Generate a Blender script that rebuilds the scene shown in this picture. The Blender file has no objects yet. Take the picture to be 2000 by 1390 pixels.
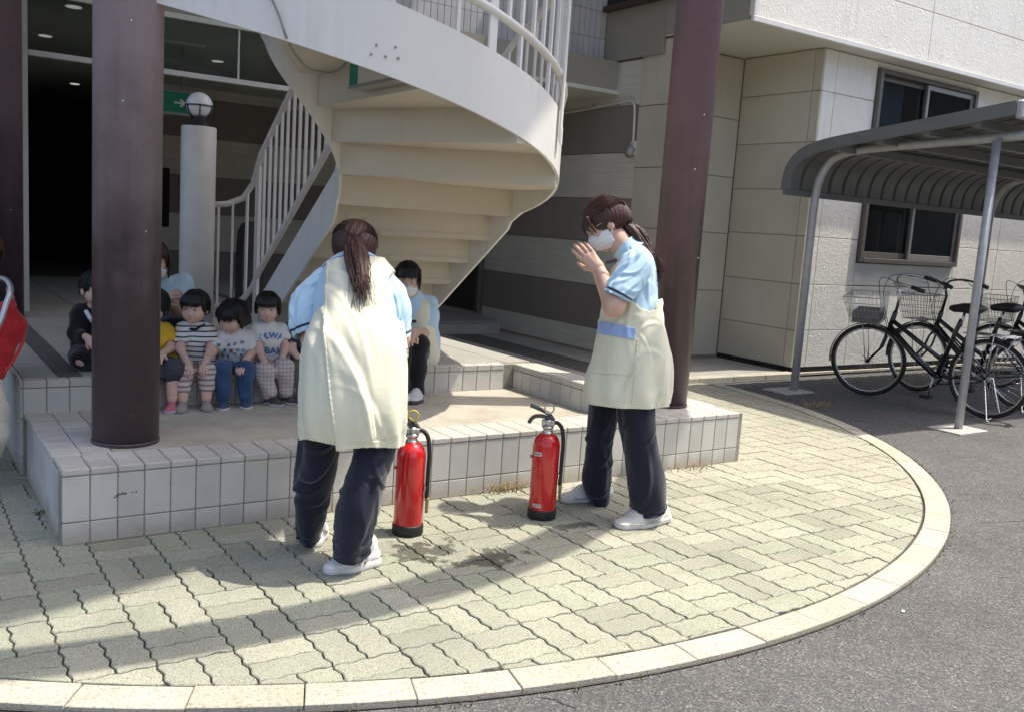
import bpy, math, random
import numpy as np
from mathutils import Vector, Matrix

random.seed(7)
SC = bpy.context.scene
COL = SC.collection
R = math.radians

# ------------------------------------------------------------------ camera
CAM_H = 1.327
yaw, pit, rol = R(55.58484), R(8.01666), R(3.77530)
Fv = Vector((math.cos(yaw)*math.cos(pit), math.sin(yaw)*math.cos(pit), -math.sin(pit)))
R0 = Fv.cross(Vector((0, 0, 1))).normalized(); U0 = R0.cross(Fv)
Rv = R0*math.cos(rol) + U0*math.sin(rol); Uv = U0*math.cos(rol) - R0*math.sin(rol)
cam_d = bpy.data.cameras.new('camera'); cam = bpy.data.objects.new('camera', cam_d); COL.objects.link(cam)
mw = Matrix((Rv, Uv, -Fv)).transposed().to_4x4(); mw.translation = Vector((0, 0, CAM_H))
cam.matrix_world = mw
cam_d.sensor_width = 36.0; cam_d.lens = 36.0*1818.16/2000.0
cam_d.clip_start = 0.05; cam_d.clip_end = 500
SC.camera = cam

# ------------------------------------------------------------------ sky and sun
SUN = Vector((0.40, -0.155, 1.0)).normalized()
world = bpy.data.worlds.new('World'); SC.world = world; world.use_nodes = True
wn = world.node_tree.nodes; bg = wn['Background']
sky = wn.new('ShaderNodeTexSky'); sky.sky_type = 'NISHITA'; sky.sun_disc = False
sky.sun_elevation = math.asin(SUN.z); sky.sun_rotation = math.atan2(SUN.x, SUN.y)
sky.air_density = 0.75; sky.dust_density = 3.5; sky.ozone_density = 0.5
world.node_tree.links.new(sky.outputs[0], bg.inputs[0]); bg.inputs[1].default_value = 0.15
sl = bpy.data.lights.new('sun', 'SUN'); sl.energy = 2.6; sl.angle = R(0.6); sl.color = (1.0, 0.94, 0.83)
so = bpy.data.objects.new('sun', sl); COL.objects.link(so); so.location = (8, -4, 14)
so.rotation_euler = (-SUN).to_track_quat('-Z', 'Y').to_euler()
SC.view_settings.view_transform = 'Standard'; SC.view_settings.look = 'None'
SC.view_settings.exposure = 1.08; SC.view_settings.gamma = 1.0; SC.view_settings.use_curve_mapping = False
SC.render.film_transparent = False
try:
    SC.cycles.max_bounces = 8; SC.cycles.diffuse_bounces = 5; SC.cycles.glossy_bounces = 3; SC.cycles.transmission_bounces = 6
    SC.cycles.use_denoising = True; SC.cycles.sample_clamp_indirect = 8
except Exception: pass

# ------------------------------------------------------------------ helpers
ORG = {}
def setp(o, label=None, cat=None, group=None, kind=None):
    if label: o['label'] = label
    if cat: o['category'] = cat
    if group: o['group'] = group
    if kind: o['kind'] = kind
    return o
def thing(name, loc, label, cat, group=None, rotz=0):
    o = bpy.data.objects.new(name, None); COL.objects.link(o); o.location = loc; o.rotation_euler = (0, 0, rotz)
    o.empty_display_size = 0.1
    ORG[o.name] = Vector(loc); return setp(o, label, cat, group)
def link(name, me, parent=None, loc=None, rot=None):
    """mesh already in the parent's frame unless loc (world) is given"""
    o = bpy.data.objects.new(name, me); COL.objects.link(o)
    if parent is not None:
        o.parent = parent
        if loc is not None: o.location = Vector(loc) - ORG[parent.name]
        ORG[o.name] = ORG[parent.name] + (o.location if loc is not None else Vector())
    else:
        if loc is not None: o.location = loc
        ORG[o.name] = Vector(loc or (0, 0, 0))
    if rot is not None: o.rotation_euler = rot
    return o
class MB:
    def __init__(s): s.v = []; s.f = []; s.sm = []
    def add(s, vs, fs, smooth=False):
        n = len(s.v); s.v += [tuple(a) for a in vs]
        for f in fs: s.f.append(tuple(i+n for i in f)); s.sm.append(smooth)
        return s
    def box(s, lo, hi, b=0.0, M=None):
        c = [(lo[i]+hi[i])/2 for i in range(3)]; h = [abs(hi[i]-lo[i])/2 for i in range(3)]
        vs, fs = cbox(*h, min(b, min(h)*.9)) if b > 0 else pbox(*h)
        vs = [Vector(v) for v in vs]
        if M is not None: vs = [M @ v for v in vs]
        s.add([(v[0]+c[0], v[1]+c[1], v[2]+c[2]) for v in vs], fs); return s
    def obox(s, c, half, M, b=0.0):
        vs, fs = cbox(*half, b) if b > 0 else pbox(*half)
        s.add([Vector(c) + M @ Vector(v) for v in vs], fs); return s
    def bar(s, a, b, w, h, bev=0.0, up=(0, 0, 1)):
        a = Vector(a); b = Vector(b); d = (b-a); L = d.length; d.normalize()
        u = Vector(up)
        if abs(d.dot(u)) > .99: u = Vector((1, 0, 0))
        x = d.cross(u).normalized(); z = x.cross(d)
        s.obox((a+b)/2, (w/2, L/2, h/2), Matrix((x, d, z)).transposed(), bev); return s
    def tube(s, pts, r, n=10, closed=False, caps=True):
        pts = [Vector(p) for p in pts]; m = len(pts)
        rr = r if isinstance(r, (list, tuple)) else [r]*m
        T = []
        for i in range(m):
            if closed: t = pts[(i+1) % m]-pts[i-1]
            else: t = pts[min(i+1, m-1)]-pts[max(i-1, 0)]
            T.append(t.normalized() if t.length > 1e-9 else Vector((0, 0, 1)))
        u = T[0].orthogonal().normalized(); vs = []
        for i in range(m):
            if i: u = (u - T[i]*u.dot(T[i]))
            if u.length < 1e-6: u = T[i].orthogonal()
            u.normalize(); w = T[i].cross(u)
            for k in range(n):
                a = 2*math.pi*k/n; vs.append(pts[i] + (u*math.cos(a)+w*math.sin(a))*rr[i])
        fs = []
        for i in range(m if closed else m-1):
            j = (i+1) % m
            for k in range(n):
                k2 = (k+1) % n; fs.append((i*n+k, i*n+k2, j*n+k2, j*n+k))
        s.add(vs, fs, True)
        if caps and not closed:
            n0 = len(s.v)-len(vs)
            s.f.append(tuple(n0+k for k in range(n))[::-1]); s.sm.append(False)
            s.f.append(tuple(n0+(m-1)*n+k for k in range(n))); s.sm.append(False)
        return s
    def lathe(s, prof, c=(0, 0, 0), n=24, smooth=True, M=None, caps=True):
        c = Vector(c); vs = []; m = len(prof)
        for r, z in prof:
            for k in range(n):
                a = 2*math.pi*k/n; v = Vector((r*math.cos(a), r*math.sin(a), z)); vs.append(c + (M @ v if M is not None else v))
        fs = [(i*n+k, i*n+(k+1) % n, (i+1)*n+(k+1) % n, (i+1)*n+k) for i in range(m-1) for k in range(n)]
        s.add(vs, fs, smooth); n0 = len(s.v)-len(vs)
        if not caps: return s
        if prof[0][0] > 1e-6: s.f.append(tuple(n0+k for k in range(n))[::-1]); s.sm.append(False)
        if prof[-1][0] > 1e-6: s.f.append(tuple(n0+(m-1)*n+k for k in range(n))); s.sm.append(False)
        return s
    def prism(s, poly, z0, z1):
        n = len(poly)
        vs = [(x, y, z0) for x, y in poly] + [(x, y, z1) for x, y in poly]
        fs = [tuple(range(n))[::-1], tuple(range(n, 2*n))] + [(i, (i+1) % n, n+(i+1) % n, n+i) for i in range(n)]
        s.add(vs, fs); return s
    def strip(s, A, B, smooth=True):
        """ribbon between two equal polylines"""
        n = len(A); s.add(list(A)+list(B), [(i, i+1, n+i+1, n+i) for i in range(n-1)], smooth); return s
    def band(s, bot, top, off):
        """solid plate: bottom and top polylines, thickness by per-point offset vectors"""
        n = len(bot); o = [Vector(v) for v in off]
        a = [Vector(p) for p in bot]; b = [Vector(p) for p in top]; a2 = [p+q for p, q in zip(a, o)]; b2 = [p+q for p, q in zip(b, o)]
        for lo, hi in ((a, b), (b2, a2), (a2, a), (b, b2)): s.strip(lo, hi)
        s.add([a[0], b[0], b2[0], a2[0], a[-1], a2[-1], b2[-1], b[-1]], [(0, 1, 2, 3), (4, 5, 6, 7)]); return s
    def mesh(s, name, mat, org=(0, 0, 0), autosmooth=None):
        me = bpy.data.meshes.new(name); o = Vector(org)
        me.from_pydata([(v[0]-o.x, v[1]-o.y, v[2]-o.z) for v in s.v], [], s.f); me.update()
        me.polygons.foreach_set('use_smooth', [bool(x) for x in s.sm])
        if mat is not None: me.materials.append(mat)
        return me
    def build(s, name, mat, parent=None, org=None):
        """vertices are in world coordinates"""
        if parent is not None:
            return link(name, s.mesh(name, mat, ORG[parent.name]), parent)
        o = Vector(org or (0, 0, 0)); return link(name, s.mesh(name, mat, o), None, o)
def pbox(x, y, z):
    return ([(-x, -y, -z), (x, -y, -z), (x, y, -z), (-x, y, -z), (-x, -y, z), (x, -y, z), (x, y, z), (-x, y, z)],
            [(0, 3, 2, 1), (4, 5, 6, 7), (0, 1, 5, 4), (1, 2, 6, 5), (2, 3, 7, 6), (3, 0, 4, 7)])
def cbox(x, y, z, b):
    vs = []; idx = {}
    for sx in (-1, 1):
        for sy in (-1, 1):
            for sz in (-1, 1):
                for ax in range(3):
                    p = [sx*(x-b), sy*(y-b), sz*(z-b)]; h = (x, y, z)[ax]; p[ax] = (sx, sy, sz)[ax]*h
                    idx[(sx, sy, sz, ax)] = len(vs); vs.append(tuple(p))
    fs = []
    for ax in range(3):
        o = [a for a in range(3) if a != ax]
        for s in (-1, 1):
            q = []
            for a, c in ((-1, -1), (1, -1), (1, 1), (-1, 1)):
                k = [0, 0, 0]; k[ax] = s; k[o[0]] = a; k[o[1]] = c; q.append(idx[(*k, ax)])
            fs.append(q)
    for ax in range(3):
        o = [a for a in range(3) if a != ax]
        for a in (-1, 1):
            for c in (-1, 1):
                k = [0, 0, 0]; k[o[0]] = a; k[o[1]] = c
                k0 = list(k); k0[ax] = -1; k1 = list(k); k1[ax] = 1
                fs.append([idx[(*k0, o[0])], idx[(*k1, o[0])], idx[(*k1, o[1])], idx[(*k0, o[1])]])
    for sx in (-1, 1):
        for sy in (-1, 1):
            for sz in (-1, 1):
                fs.append([idx[(sx, sy, sz, a)] for a in range(3)])
    out = []
    for f in fs:
        P = [Vector(vs[i]) for i in f]; nrm = (P[1]-P[0]).cross(P[2]-P[0]); c = sum(P, Vector())/len(P)
        out.append(tuple(f) if nrm.dot(c) > 0 else tuple(f[::-1]))
    return vs, out
_MC = {}
def piece(name, parent, lo, hi, b, mat, rot=None):
    """one bevelled box piece; equal sizes share mesh data"""
    d = tuple(round(hi[i]-lo[i], 4) for i in range(3)); key = (d, b, mat.name)
    if key not in _MC:
        m = MB(); m.add(*cbox(d[0]/2, d[1]/2, d[2]/2, b)); _MC[key] = m.mesh(name, mat)
    return link(name, _MC[key], parent, [(lo[i]+hi[i])/2 for i in range(3)], rot)
def arc(c, r, a0, a1, n): return [(c[0]+r*math.cos(a0+(a1-a0)*i/n), c[1]+r*math.sin(a0+(a1-a0)*i/n)) for i in range(n+1)]
def smoothpath(P, sub=6):
    P = [Vector(p) for p in P]; out = []
    for i in range(len(P)-1):
        a = P[max(i-1, 0)]; b = P[i]; c = P[i+1]; d = P[min(i+2, len(P)-1)]
        for k in range(sub):
            t = k/sub
            out.append(.5*((2*b)+(c-a)*t+(2*a-5*b+4*c-d)*t*t+(3*b-a-3*c+d)*t**3))
    out.append(P[-1]); return out

# ------------------------------------------------------------------ materials
class NT:
    def __init__(s, name):
        s.m = bpy.data.materials.new(name); s.m.use_nodes = True; s.t = s.m.node_tree
        s.b = s.t.nodes['Principled BSDF']; s.pos = None
    def n(s, typ, **kw):
        o = s.t.nodes.new(typ)
        for k, v in kw.items(): setattr(o, k, v)
        return o
    def L(s, a, b): s.t.links.new(a, b)
    def P(s, obj=False):
        if obj:
            return s.n('ShaderNodeTexCoord').outputs['Object']
        if s.pos is None: s.pos = s.n('ShaderNodeNewGeometry').outputs['Position']
        return s.pos
    def noise(s, scale, detail=3, rough=.55, vec=None, dist=0):
        o = s.n('ShaderNodeTexNoise'); o.inputs['Scale'].default_value = scale; o.inputs['Detail'].default_value = detail
        o.inputs['Roughness'].default_value = rough; o.inputs['Distortion'].default_value = dist
        s.L(vec if vec is not None else s.P(), o.inputs['Vector']); return o.outputs['Fac']
    def vor(s, scale, feature='F1', out='Distance', vec=None):
        o = s.n('ShaderNodeTexVoronoi', feature=feature); o.inputs['Scale'].default_value = scale
        s.L(vec if vec is not None else s.P(), o.inputs['Vector']); return o.outputs[out]
    def ramp(s, fac, stops):
        o = s.n('ShaderNodeValToRGB'); e = o.color_ramp.elements
        while len(e) < len(stops): e.new(.5)
        for el, (p, c) in zip(e, stops): el.position = p; el.color = (*c, 1) if len(c) == 3 else c
        s.L(fac, o.inputs[0]); return o.outputs[0]
    def math(s, op, a, b=None, clamp=False):
        o = s.n('ShaderNodeMath', operation=op); o.use_clamp = clamp
        for i, x in enumerate((a, b)):
            if x is None: continue
            if isinstance(x, (int, float)): o.inputs[i].default_value = x
            else: s.L(x, o.inputs[i])
        return o.outputs[0]
    def maprange(s, v, a, b, c=0, d=1):
        o = s.n('ShaderNodeMapRange'); s.L(v, o.inputs[0])
        for i, x in enumerate((a, b, c, d)): o.inputs[i+1].default_value = x
        return o.outputs[0]
    def mix(s, fac, a, b, mode='MIX'):
        o = s.n('ShaderNodeMix', data_type='RGBA', blend_type=mode)
        for i, x in ((0, fac), (6, a), (7, b)):
            if isinstance(x, (int, float)): o.inputs[i].default_value = x
            elif isinstance(x, (tuple, list)): o.inputs[i].default_value = (*x, 1) if len(x) == 3 else x
            else: s.L(x, o.inputs[i])
        return o.outputs[2]
    def rand(s): return s.n('ShaderNodeObjectInfo').outputs['Random']
    def sep(s, v):
        o = s.n('ShaderNodeSeparateXYZ'); s.L(v, o.inputs[0]); return o.outputs
    def mapping(s, v, scale=(1, 1, 1), rot=(0, 0, 0)):
        o = s.n('ShaderNodeMapping'); s.L(v, o.inputs[0]); o.inputs['Scale'].default_value = scale; o.inputs['Rotation'].default_value = rot
        return o.outputs[0]
    def bump(s, h, strength=.3, dist=.01, prev=None):
        o = s.n('ShaderNodeBump'); o.inputs['Strength'].default_value = strength; o.inputs['Distance'].default_value = dist
        s.L(h, o.inputs['Height'])
        if prev is not None: s.L(prev, o.inputs['Normal'])
        return o.outputs[0]
    def done(s, col, rough=.6, normal=None, metal=0, spec=None, coat=0):
        def put(k, v):
            if isinstance(v, (int, float)): s.b.inputs[k].default_value = v
            elif isinstance(v, (tuple, list)): s.b.inputs[k].default_value = (*v, 1) if len(v) == 3 else v
            else: s.L(v, s.b.inputs[k])
        put('Base Color', col); put('Roughness', rough); put('Metallic', metal)
        if normal is not None: s.L(normal, s.b.inputs['Normal'])
        if spec is not None: put('Specular IOR Level', spec)
        if coat: put('Coat Weight', coat)
        return s.m
def simple(name, c, rough=.6, var=.12, scale=6, bump=0, bscale=120, metal=0, rnd=0, spec=None, coat=0, obj=False, fine=0, dist=.002):
    t = NT(name); v = t.P(obj)
    n = t.noise(scale, 4, vec=v)
    lo = tuple(x*(1-var) for x in c); hi = tuple(min(1, x*(1+var)) for x in c)
    col = t.ramp(n, [(.3, lo), (.7, hi)])
    if fine:
        g = t.noise(bscale*2.5, 2, vec=v); col = t.mix(1.0, col, t.ramp(g, [(.35, (1-fine,)*3), (.65, (1+fine*.4,)*3)]), 'MULTIPLY')
    if rnd:
        r = t.maprange(t.rand(), 0, 1, 1-rnd, 1+rnd*.6); col = t.mix(1.0, col, t.n('ShaderNodeCombineColor').outputs[0], 'MULTIPLY') if False else t.mulv(col, r)
    nm = t.bump(t.noise(bscale, 3, vec=v), bump, dist) if bump else None
    return t.done(col, rough, nm, metal, spec, coat)
def _mulv(t, col, v):
    o = t.n('ShaderNodeVectorMath', operation='SCALE'); t.L(col, o.inputs[0]); t.L(v, o.inputs['Scale']); return o.outputs[0]
NT.mulv = _mulv

MT = {}
def m_asphalt():
    t = NT('asphalt'); v = t.P()
    sp = t.vor(170, out='Color'); sx = t.sep(sp)[0]
    col = t.ramp(sx, [(0, (.066, .065, .063)), (.5, (.10, .098, .095)), (.8, (.13, .127, .122)), (.94, (.165, .16, .152)), (1, (.24, .232, .22))])
    big = t.noise(1.3, 4); col = t.mulv(col, t.maprange(big, .3, .7, .85, 1.12))
    med = t.noise(9, 3); col = t.mulv(col, t.maprange(med, .3, .7, .9, 1.08))
    # fine cracks with their own shape
    cv = t.mapping(v, (1, 1, 1)); wob = t.noise(3.5, 4)
    nm = t.bump(t.vor(170), .5, .005, t.bump(t.noise(60, 3), .4, .006))
    return t.done(col, .88, nm, spec=.3)
def m_paver():
    t = NT('paver'); v = t.P(); r = t.rand()
    base = t.ramp(r, [(0, (.292, .295, .228)), (.3, (.34, .341, .264)), (.6, (.384, .378, .294)), (.85, (.328, .346, .256)), (1, (.41, .40, .316))])
    g = t.noise(330, 3); base = t.mulv(base, t.maprange(g, .3, .7, .62, 1.32))
    sp = t.sep(t.vor(420, out='Color'))[0]; base = t.mix(t.maprange(sp, .86, .9), base, (.16, .155, .12))
    big = t.noise(2.2, 4); base = t.mulv(base, t.maprange(big, .3, .7, .86, 1.1))
    moss = t.noise(6, 5, .65); base = t.mix(t.maprange(moss, .60, .78, 0, .35), base, (.21, .225, .135))
    # water spilled beside the extinguisher: a dark patch with its own outline
    xs = t.sep(v)
    def blob(cx, cy, rx, ry):
        dx = t.math('DIVIDE', t.math('SUBTRACT', xs[0], cx), rx); dy = t.math('DIVIDE', t.math('SUBTRACT', xs[1], cy), ry)
        return t.math('SUBTRACT', 1.0, t.math('SQRT', t.math('ADD', t.math('MULTIPLY', dx, dx), t.math('MULTIPLY', dy, dy))))
    w = t.math('MAXIMUM', blob(1.80, 3.16, .20, .15), t.math('MAXIMUM', blob(2.58, 3.17, .14, .07), blob(1.98, 2.98, .22, .14)))
    w = t.math('ADD', w, t.math('MULTIPLY', t.math('SUBTRACT', t.noise(13, 4, .6), .57), 3.2))
    wet = t.maprange(w, .12, .22); col = t.mix(wet, base, t.mulv(base, t.math('ADD', .38, 0.0)))
    rough = t.maprange(wet, 0, 1, .9, .45)
    nm = t.bump(t.noise(260, 3), .5, .003)
    return t.done(col, rough, nm, spec=.3)
def m_kerb():
    t = NT('kerb stone'); r = t.rand()
    base = t.ramp(r, [(0, (.43, .40, .315)), (1, (.50, .465, .375))])
    sp = t.sep(t.vor(150, out='Color'))[0]; base = t.mix(t.maprange(sp, .80, .92, 0, .6), base, (.25, .22, .165))
    base = t.mulv(base, t.maprange(t.noise(260, 3), .3, .7, .8, 1.18)); base = t.mulv(base, t.maprange(t.noise(5, 4), .3, .7, .88, 1.06))
    return t.done(base, .85, t.bump(t.noise(150, 3), .5, .004), spec=.3)
def m_tile(name, c, rnd=.1, bs=160, bump=.5, dirt=True):
    t = NT(name); r = t.rand(); col = t.mulv(t.ramp(t.noise(7, 4), [(.3, tuple(x*.92 for x in c)), (.7, tuple(min(1, x*1.05) for x in c))]), t.maprange(r, 0, 1, 1-rnd, 1+rnd*.6))
    if dirt:
        z = t.sep(t.P())[2]; d = t.math('ADD', t.maprange(z, 0.0, .12, .9, 0), t.math('MULTIPLY', t.math('SUBTRACT', t.noise(14, 4), .5), 1.0))
        col = t.mix(t.maprange(d, .25, .8, 0, .5), col, (.30, .235, .165))
        col = t.mix(t.maprange(t.noise(40, 4, .7), .62, .75, 0, .25), col, (.34, .27, .2))
    return t.done(col, .62, t.bump(t.noise(bs, 4, .6), bump, .004), spec=.35)
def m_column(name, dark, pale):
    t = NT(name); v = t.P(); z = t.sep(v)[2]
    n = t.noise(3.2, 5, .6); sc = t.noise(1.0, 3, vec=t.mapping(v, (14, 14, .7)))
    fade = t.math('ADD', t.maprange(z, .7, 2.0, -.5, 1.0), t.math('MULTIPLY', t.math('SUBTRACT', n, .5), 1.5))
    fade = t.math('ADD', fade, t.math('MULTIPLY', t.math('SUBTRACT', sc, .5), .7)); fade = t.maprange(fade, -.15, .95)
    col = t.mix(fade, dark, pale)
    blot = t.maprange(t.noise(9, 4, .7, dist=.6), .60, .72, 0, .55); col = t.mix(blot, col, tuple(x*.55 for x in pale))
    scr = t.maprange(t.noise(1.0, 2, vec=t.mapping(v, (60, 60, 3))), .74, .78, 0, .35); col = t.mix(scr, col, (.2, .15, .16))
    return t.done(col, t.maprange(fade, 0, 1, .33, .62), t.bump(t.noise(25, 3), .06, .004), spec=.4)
def streaks(t, col, amt=.14, c=(.30, .27, .22)):
    v = t.P(); a = t.noise(1.0, 3, vec=t.mapping(v, (22, 22, .9))); b = t.noise(2.1, 3); k = t.math('MULTIPLY', t.maprange(a, .52, .72), t.maprange(b, .45, .65))
    return t.mix(t.math('MULTIPLY', k, amt), col, c)
def m_siding(name, c, lines=True):
    t = NT(name); v = t.P(); col = t.mulv(t.ramp(t.noise(2, 3), [(.3, tuple(x*.93 for x in c)), (.7, tuple(x*1.05 for x in c))]), t.maprange(t.rand(), 0, 1, .95, 1.04))
    nm = None; col = streaks(t, col, .22, tuple(x*.6 for x in c))
    if lines:
        z = t.sep(v)[2]; w = t.noise(1.0, 2, vec=t.mapping(v, (2.5, 2.5, 70))); col = t.mulv(col, t.maprange(w, .3, .7, .86, 1.08)); nm = t.bump(w, .5, .006)
    else: nm = t.bump(t.noise(200, 3), .2, .002)
    return t.done(col, .7, nm)
def m_stucco():
    t = NT('swirled stucco'); v = t.P()
    a = t.noise(9, 3, .5, dist=2.2); b = t.vor(26, 'SMOOTH_F1', vec=t.mapping(v, (1, 1, 1)))
    ridge = t.math('ABSOLUTE', t.math('SUBTRACT', a, .5)); ridge = t.maprange(ridge, 0, .05, 1, 0)
    h = t.math('ADD', t.math('MULTIPLY', ridge, .8), t.math('MULTIPLY', t.noise(38, 4, .6, dist=.8), .7))
    col = t.mulv(t.ramp(t.noise(3, 3), [(.3, (.81, .79, .71)), (.7, (.86, .84, .765))]), t.maprange(t.rand(), 0, 1, .97, 1.02))
    col = streaks(t, col, .30, (.52, .48, .40))
    return t.done(col, .8, t.bump(h, .45, .010))
def m_chrome(name, c=(.6, .6, .6), rough=.28): return simple(name, c, rough, .08, 20, 0, metal=1.0)
def m_glass(name, tint=(.5, .55, .55)):
    t = NT(name); t.b.inputs['Transmission Weight'].default_value = 1.0; t.b.inputs['IOR'].default_value = 1.45
    return t.done(tint, .02)
def m_fabric(name, c, var=.06, weave=900, bump=.25, rough=.85, sheen=.25):
    t = NT(name); v = t.P(True); n = t.noise(9, 3, vec=v); col = t.mulv(t.ramp(n, [(.3, tuple(x*(1-var) for x in c)), (.7, tuple(min(1, x*(1+var)) for x in c))]), t.maprange(t.noise(weave, 2, vec=v), .3, .7, .94, 1.05))
    t.b.inputs['Sheen Weight'].default_value = sheen
    nm = t.bump(t.noise(weave, 2, vec=v), bump, .001, t.bump(t.noise(28, 3, vec=v), .3, .006))
    return t.done(col, rough, nm, spec=.25)
MT['asphalt'] = m_asphalt(); MT['paver'] = m_paver(); MT['kerb'] = m_kerb()
MT['bed'] = simple('joint sand', (.065, .06, .048), .95, .3, 20, .5, 300)
MT['grout'] = simple('grey grout', (.29, .26, .21), .9, .25, 12, .3, 200)
MT['tile'] = m_tile('white platform tile', (.56, .545, .49)); MT['tile_top'] = m_tile('coping tile', (.52, .495, .44), .08, 220, .3, False)
MT['deck_tile'] = m_tile('deck tile', (.36, .35, .315), .06, 240, .25, False); MT['deck_dark'] = m_tile('dark deck tile', (.105, .105, .095), .06, 240, .25, False)
MT['screed'] = simple('cement screed', (.43, .395, .32), .85, .16, 5, .35, 60, fine=.12)
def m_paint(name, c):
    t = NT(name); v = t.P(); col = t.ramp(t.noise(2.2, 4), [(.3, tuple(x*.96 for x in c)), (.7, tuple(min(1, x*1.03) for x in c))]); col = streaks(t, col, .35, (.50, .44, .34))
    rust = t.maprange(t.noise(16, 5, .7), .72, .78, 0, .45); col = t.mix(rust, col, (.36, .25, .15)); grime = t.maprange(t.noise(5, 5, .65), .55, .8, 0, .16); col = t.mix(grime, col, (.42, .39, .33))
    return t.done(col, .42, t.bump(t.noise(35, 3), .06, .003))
MT['paint'] = m_paint('cream steel paint', (.78, .76, .70)); MT['paint_shaded'] = m_paint('cream steel shaded underside', (.62, .56, .44))  # underside: same cream paint, darkened and warmed for shade and ground bounce
MT['rail'] = simple('railing paint', (.66, .625, .57), .42, .06, 8, .05, 60)
MT['column'] = m_column('faded maroon paint', (.085, .062, .070), (.34, .265, .29)); MT['column2'] = m_column('maroon paint', (.055, .034, .040), (.17, .11, .12))
MT['sid_l'] = m_siding('light striped siding', (.64, .60, .51)); MT['sid_d'] = m_siding('dark brown siding', (.26, .22, .19), False)
MT['panel'] = m_siding('beige wall panel', (.55, .505, .40), False); MT['stucco'] = m_stucco()
MT['upper'] = m_siding('upper taupe wall', (.31, .285, .235), False)
MT['soffit'] = simple('white soffit board', (.66, .63, .55), .7, .04, 3, .05, 60)
MT['seal'] = simple('joint sealant', (.33, .30, .24), .8, .1, 8)
MT['wtile'] = m_tile('glazed facade tile', (.50, .50, .50), .06, 90, .1, False)
MT['alu'] = simple('anodised aluminium', (.34, .335, .32), .4, .06, 9, metal=.6); MT['bronze'] = simple('bronze window frame', (.16, .145, .13), .42, .08, 9, metal=.4)
MT['trim'] = simple('white metal trim', (.72, .71, .67), .4, .04, 6)
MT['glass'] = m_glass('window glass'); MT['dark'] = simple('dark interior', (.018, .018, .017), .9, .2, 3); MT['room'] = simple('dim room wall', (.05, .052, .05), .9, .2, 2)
MT['curtain'] = simple('grey roller blind', (.16, .18, .22), .9, .05, 3)
MT['steel'] = simple('galvanised steel', (.42, .43, .43), .5, .12, 14, .05, 60, metal=.2); MT['roof'] = simple('grey folded roof sheet', (.17, .175, .17), .5, .08, 10, .05, 80, metal=.15)
MT['ceil'] = simple('porch ceiling', (.60, .61, .52), .85, .06, 3)
MT['black'] = simple('black rubber', (.014, .014, .014), .55, .2, 20); MT['blackp'] = simple('black gloss paint', (.012, .012, .013), .22, .1, 20, coat=.5)
MT['chrome'] = m_chrome('bright metal', (.62, .62, .60), .25); MT['silver'] = m_chrome('brushed silver', (.55, .55, .53), .4)
MT['globe'] = simple('white lamp globe', (.78, .78, .76), .15, .02, 5, coat=.4)
# ------------------------------------------------------------------ ground, pavement, kerb
PC = (2.434, 5.881); PR = 3.822
g = MB(); g.add([(-80, -80, -.018), (80, -80, -.018), (80, 80, -.018), (-80, 80, -.018)], [(0, 1, 2, 3)])
asph = setp(g.build('asphalt_ground', MT['asphalt']), kind='structure')
mcr = simple('dark crack', (.03, .029, .028), .95, .2, 30)  # near-black ribbons drawn along the asphalt cracks
for P_, w_ in ((((1.56, 2.0), (1.60, 1.93), (1.59, 1.86), (1.65, 1.78), (1.66, 1.70), (1.72, 1.62)), .006), (((4.62, 2.42), (4.95, 2.33), (5.3, 2.36), (5.75, 2.2), (6.3, 2.15)), .004), (((3.9, 1.95), (4.2, 1.72), (4.5, 1.66), (4.9, 1.45), (5.3, 1.4)), .003)):
    m = MB(); q = smoothpath([(x, y, -.0165) for x, y in P_], 6); rr = random.Random(3); A_, B_ = [], []
    for p in q: ww = w_*rr.uniform(.3, 1.0)/2; jx, jy = rr.gauss(0, .004), rr.gauss(0, .004); A_.append((p.x+jx-ww, p.y+jy-ww, p.z)); B_.append((p.x+jx+ww, p.y+jy+ww, p.z))
    m.strip(A_, B_, False); m.build('crack', mcr, asph)
bed = MB(); c = arc(PC, PR+.004, 0, 2*math.pi, 160)[:-1]; bed.add([(x, y, -.0105) for x, y in c], [tuple(range(160))])
pave = setp(bed.build('pavement', MT['bed']), kind='structure')

GX, GY, MO = 1.53539, 2.64196, 0.225
AMP, PER = .0048, .075
def wav(t): return AMP*math.sin(2*math.pi*t/PER)
def paver_poly(x0, y0, x1, y1, gap=.0032):
    """wavy outline, anticlockwise, relative to the module grid"""
    st = .01875; P = []
    def run(a, b): n = max(2, round(abs(b-a)/st)); return [a+(b-a)*i/n for i in range(n)]
    for x in run(x0+gap, x1-gap): P.append((x, y0+gap+wav(x)))
    for y in run(y0+gap, y1-gap): P.append((x1-gap+wav(y), y))
    for x in run(x1-gap, x0+gap): P.append((x, y1-gap+wav(x)))
    for y in run(y1-gap, y0+gap): P.append((x0+gap+wav(y), y))
    return P
def clip_circle(P, c, r):
    out = []; n = len(P)
    def ins(p): return (p[0]-c[0])**2+(p[1]-c[1])**2 <= r*r
    for i in range(n):
        a, b = P[i], P[(i+1) % n]; ia, ib = ins(a), ins(b)
        if ia: out.append(a)
        if ia != ib:
            lo, hi = 0., 1.
            for _ in range(24):
                t = (lo+hi)/2; q = (a[0]+(b[0]-a[0])*t, a[1]+(b[1]-a[1])*t)
                if ins(q) == ia: lo = t
                else: hi = t
            out.append((a[0]+(b[0]-a[0])*lo, a[1]+(b[1]-a[1])*lo))
    return out
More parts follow.
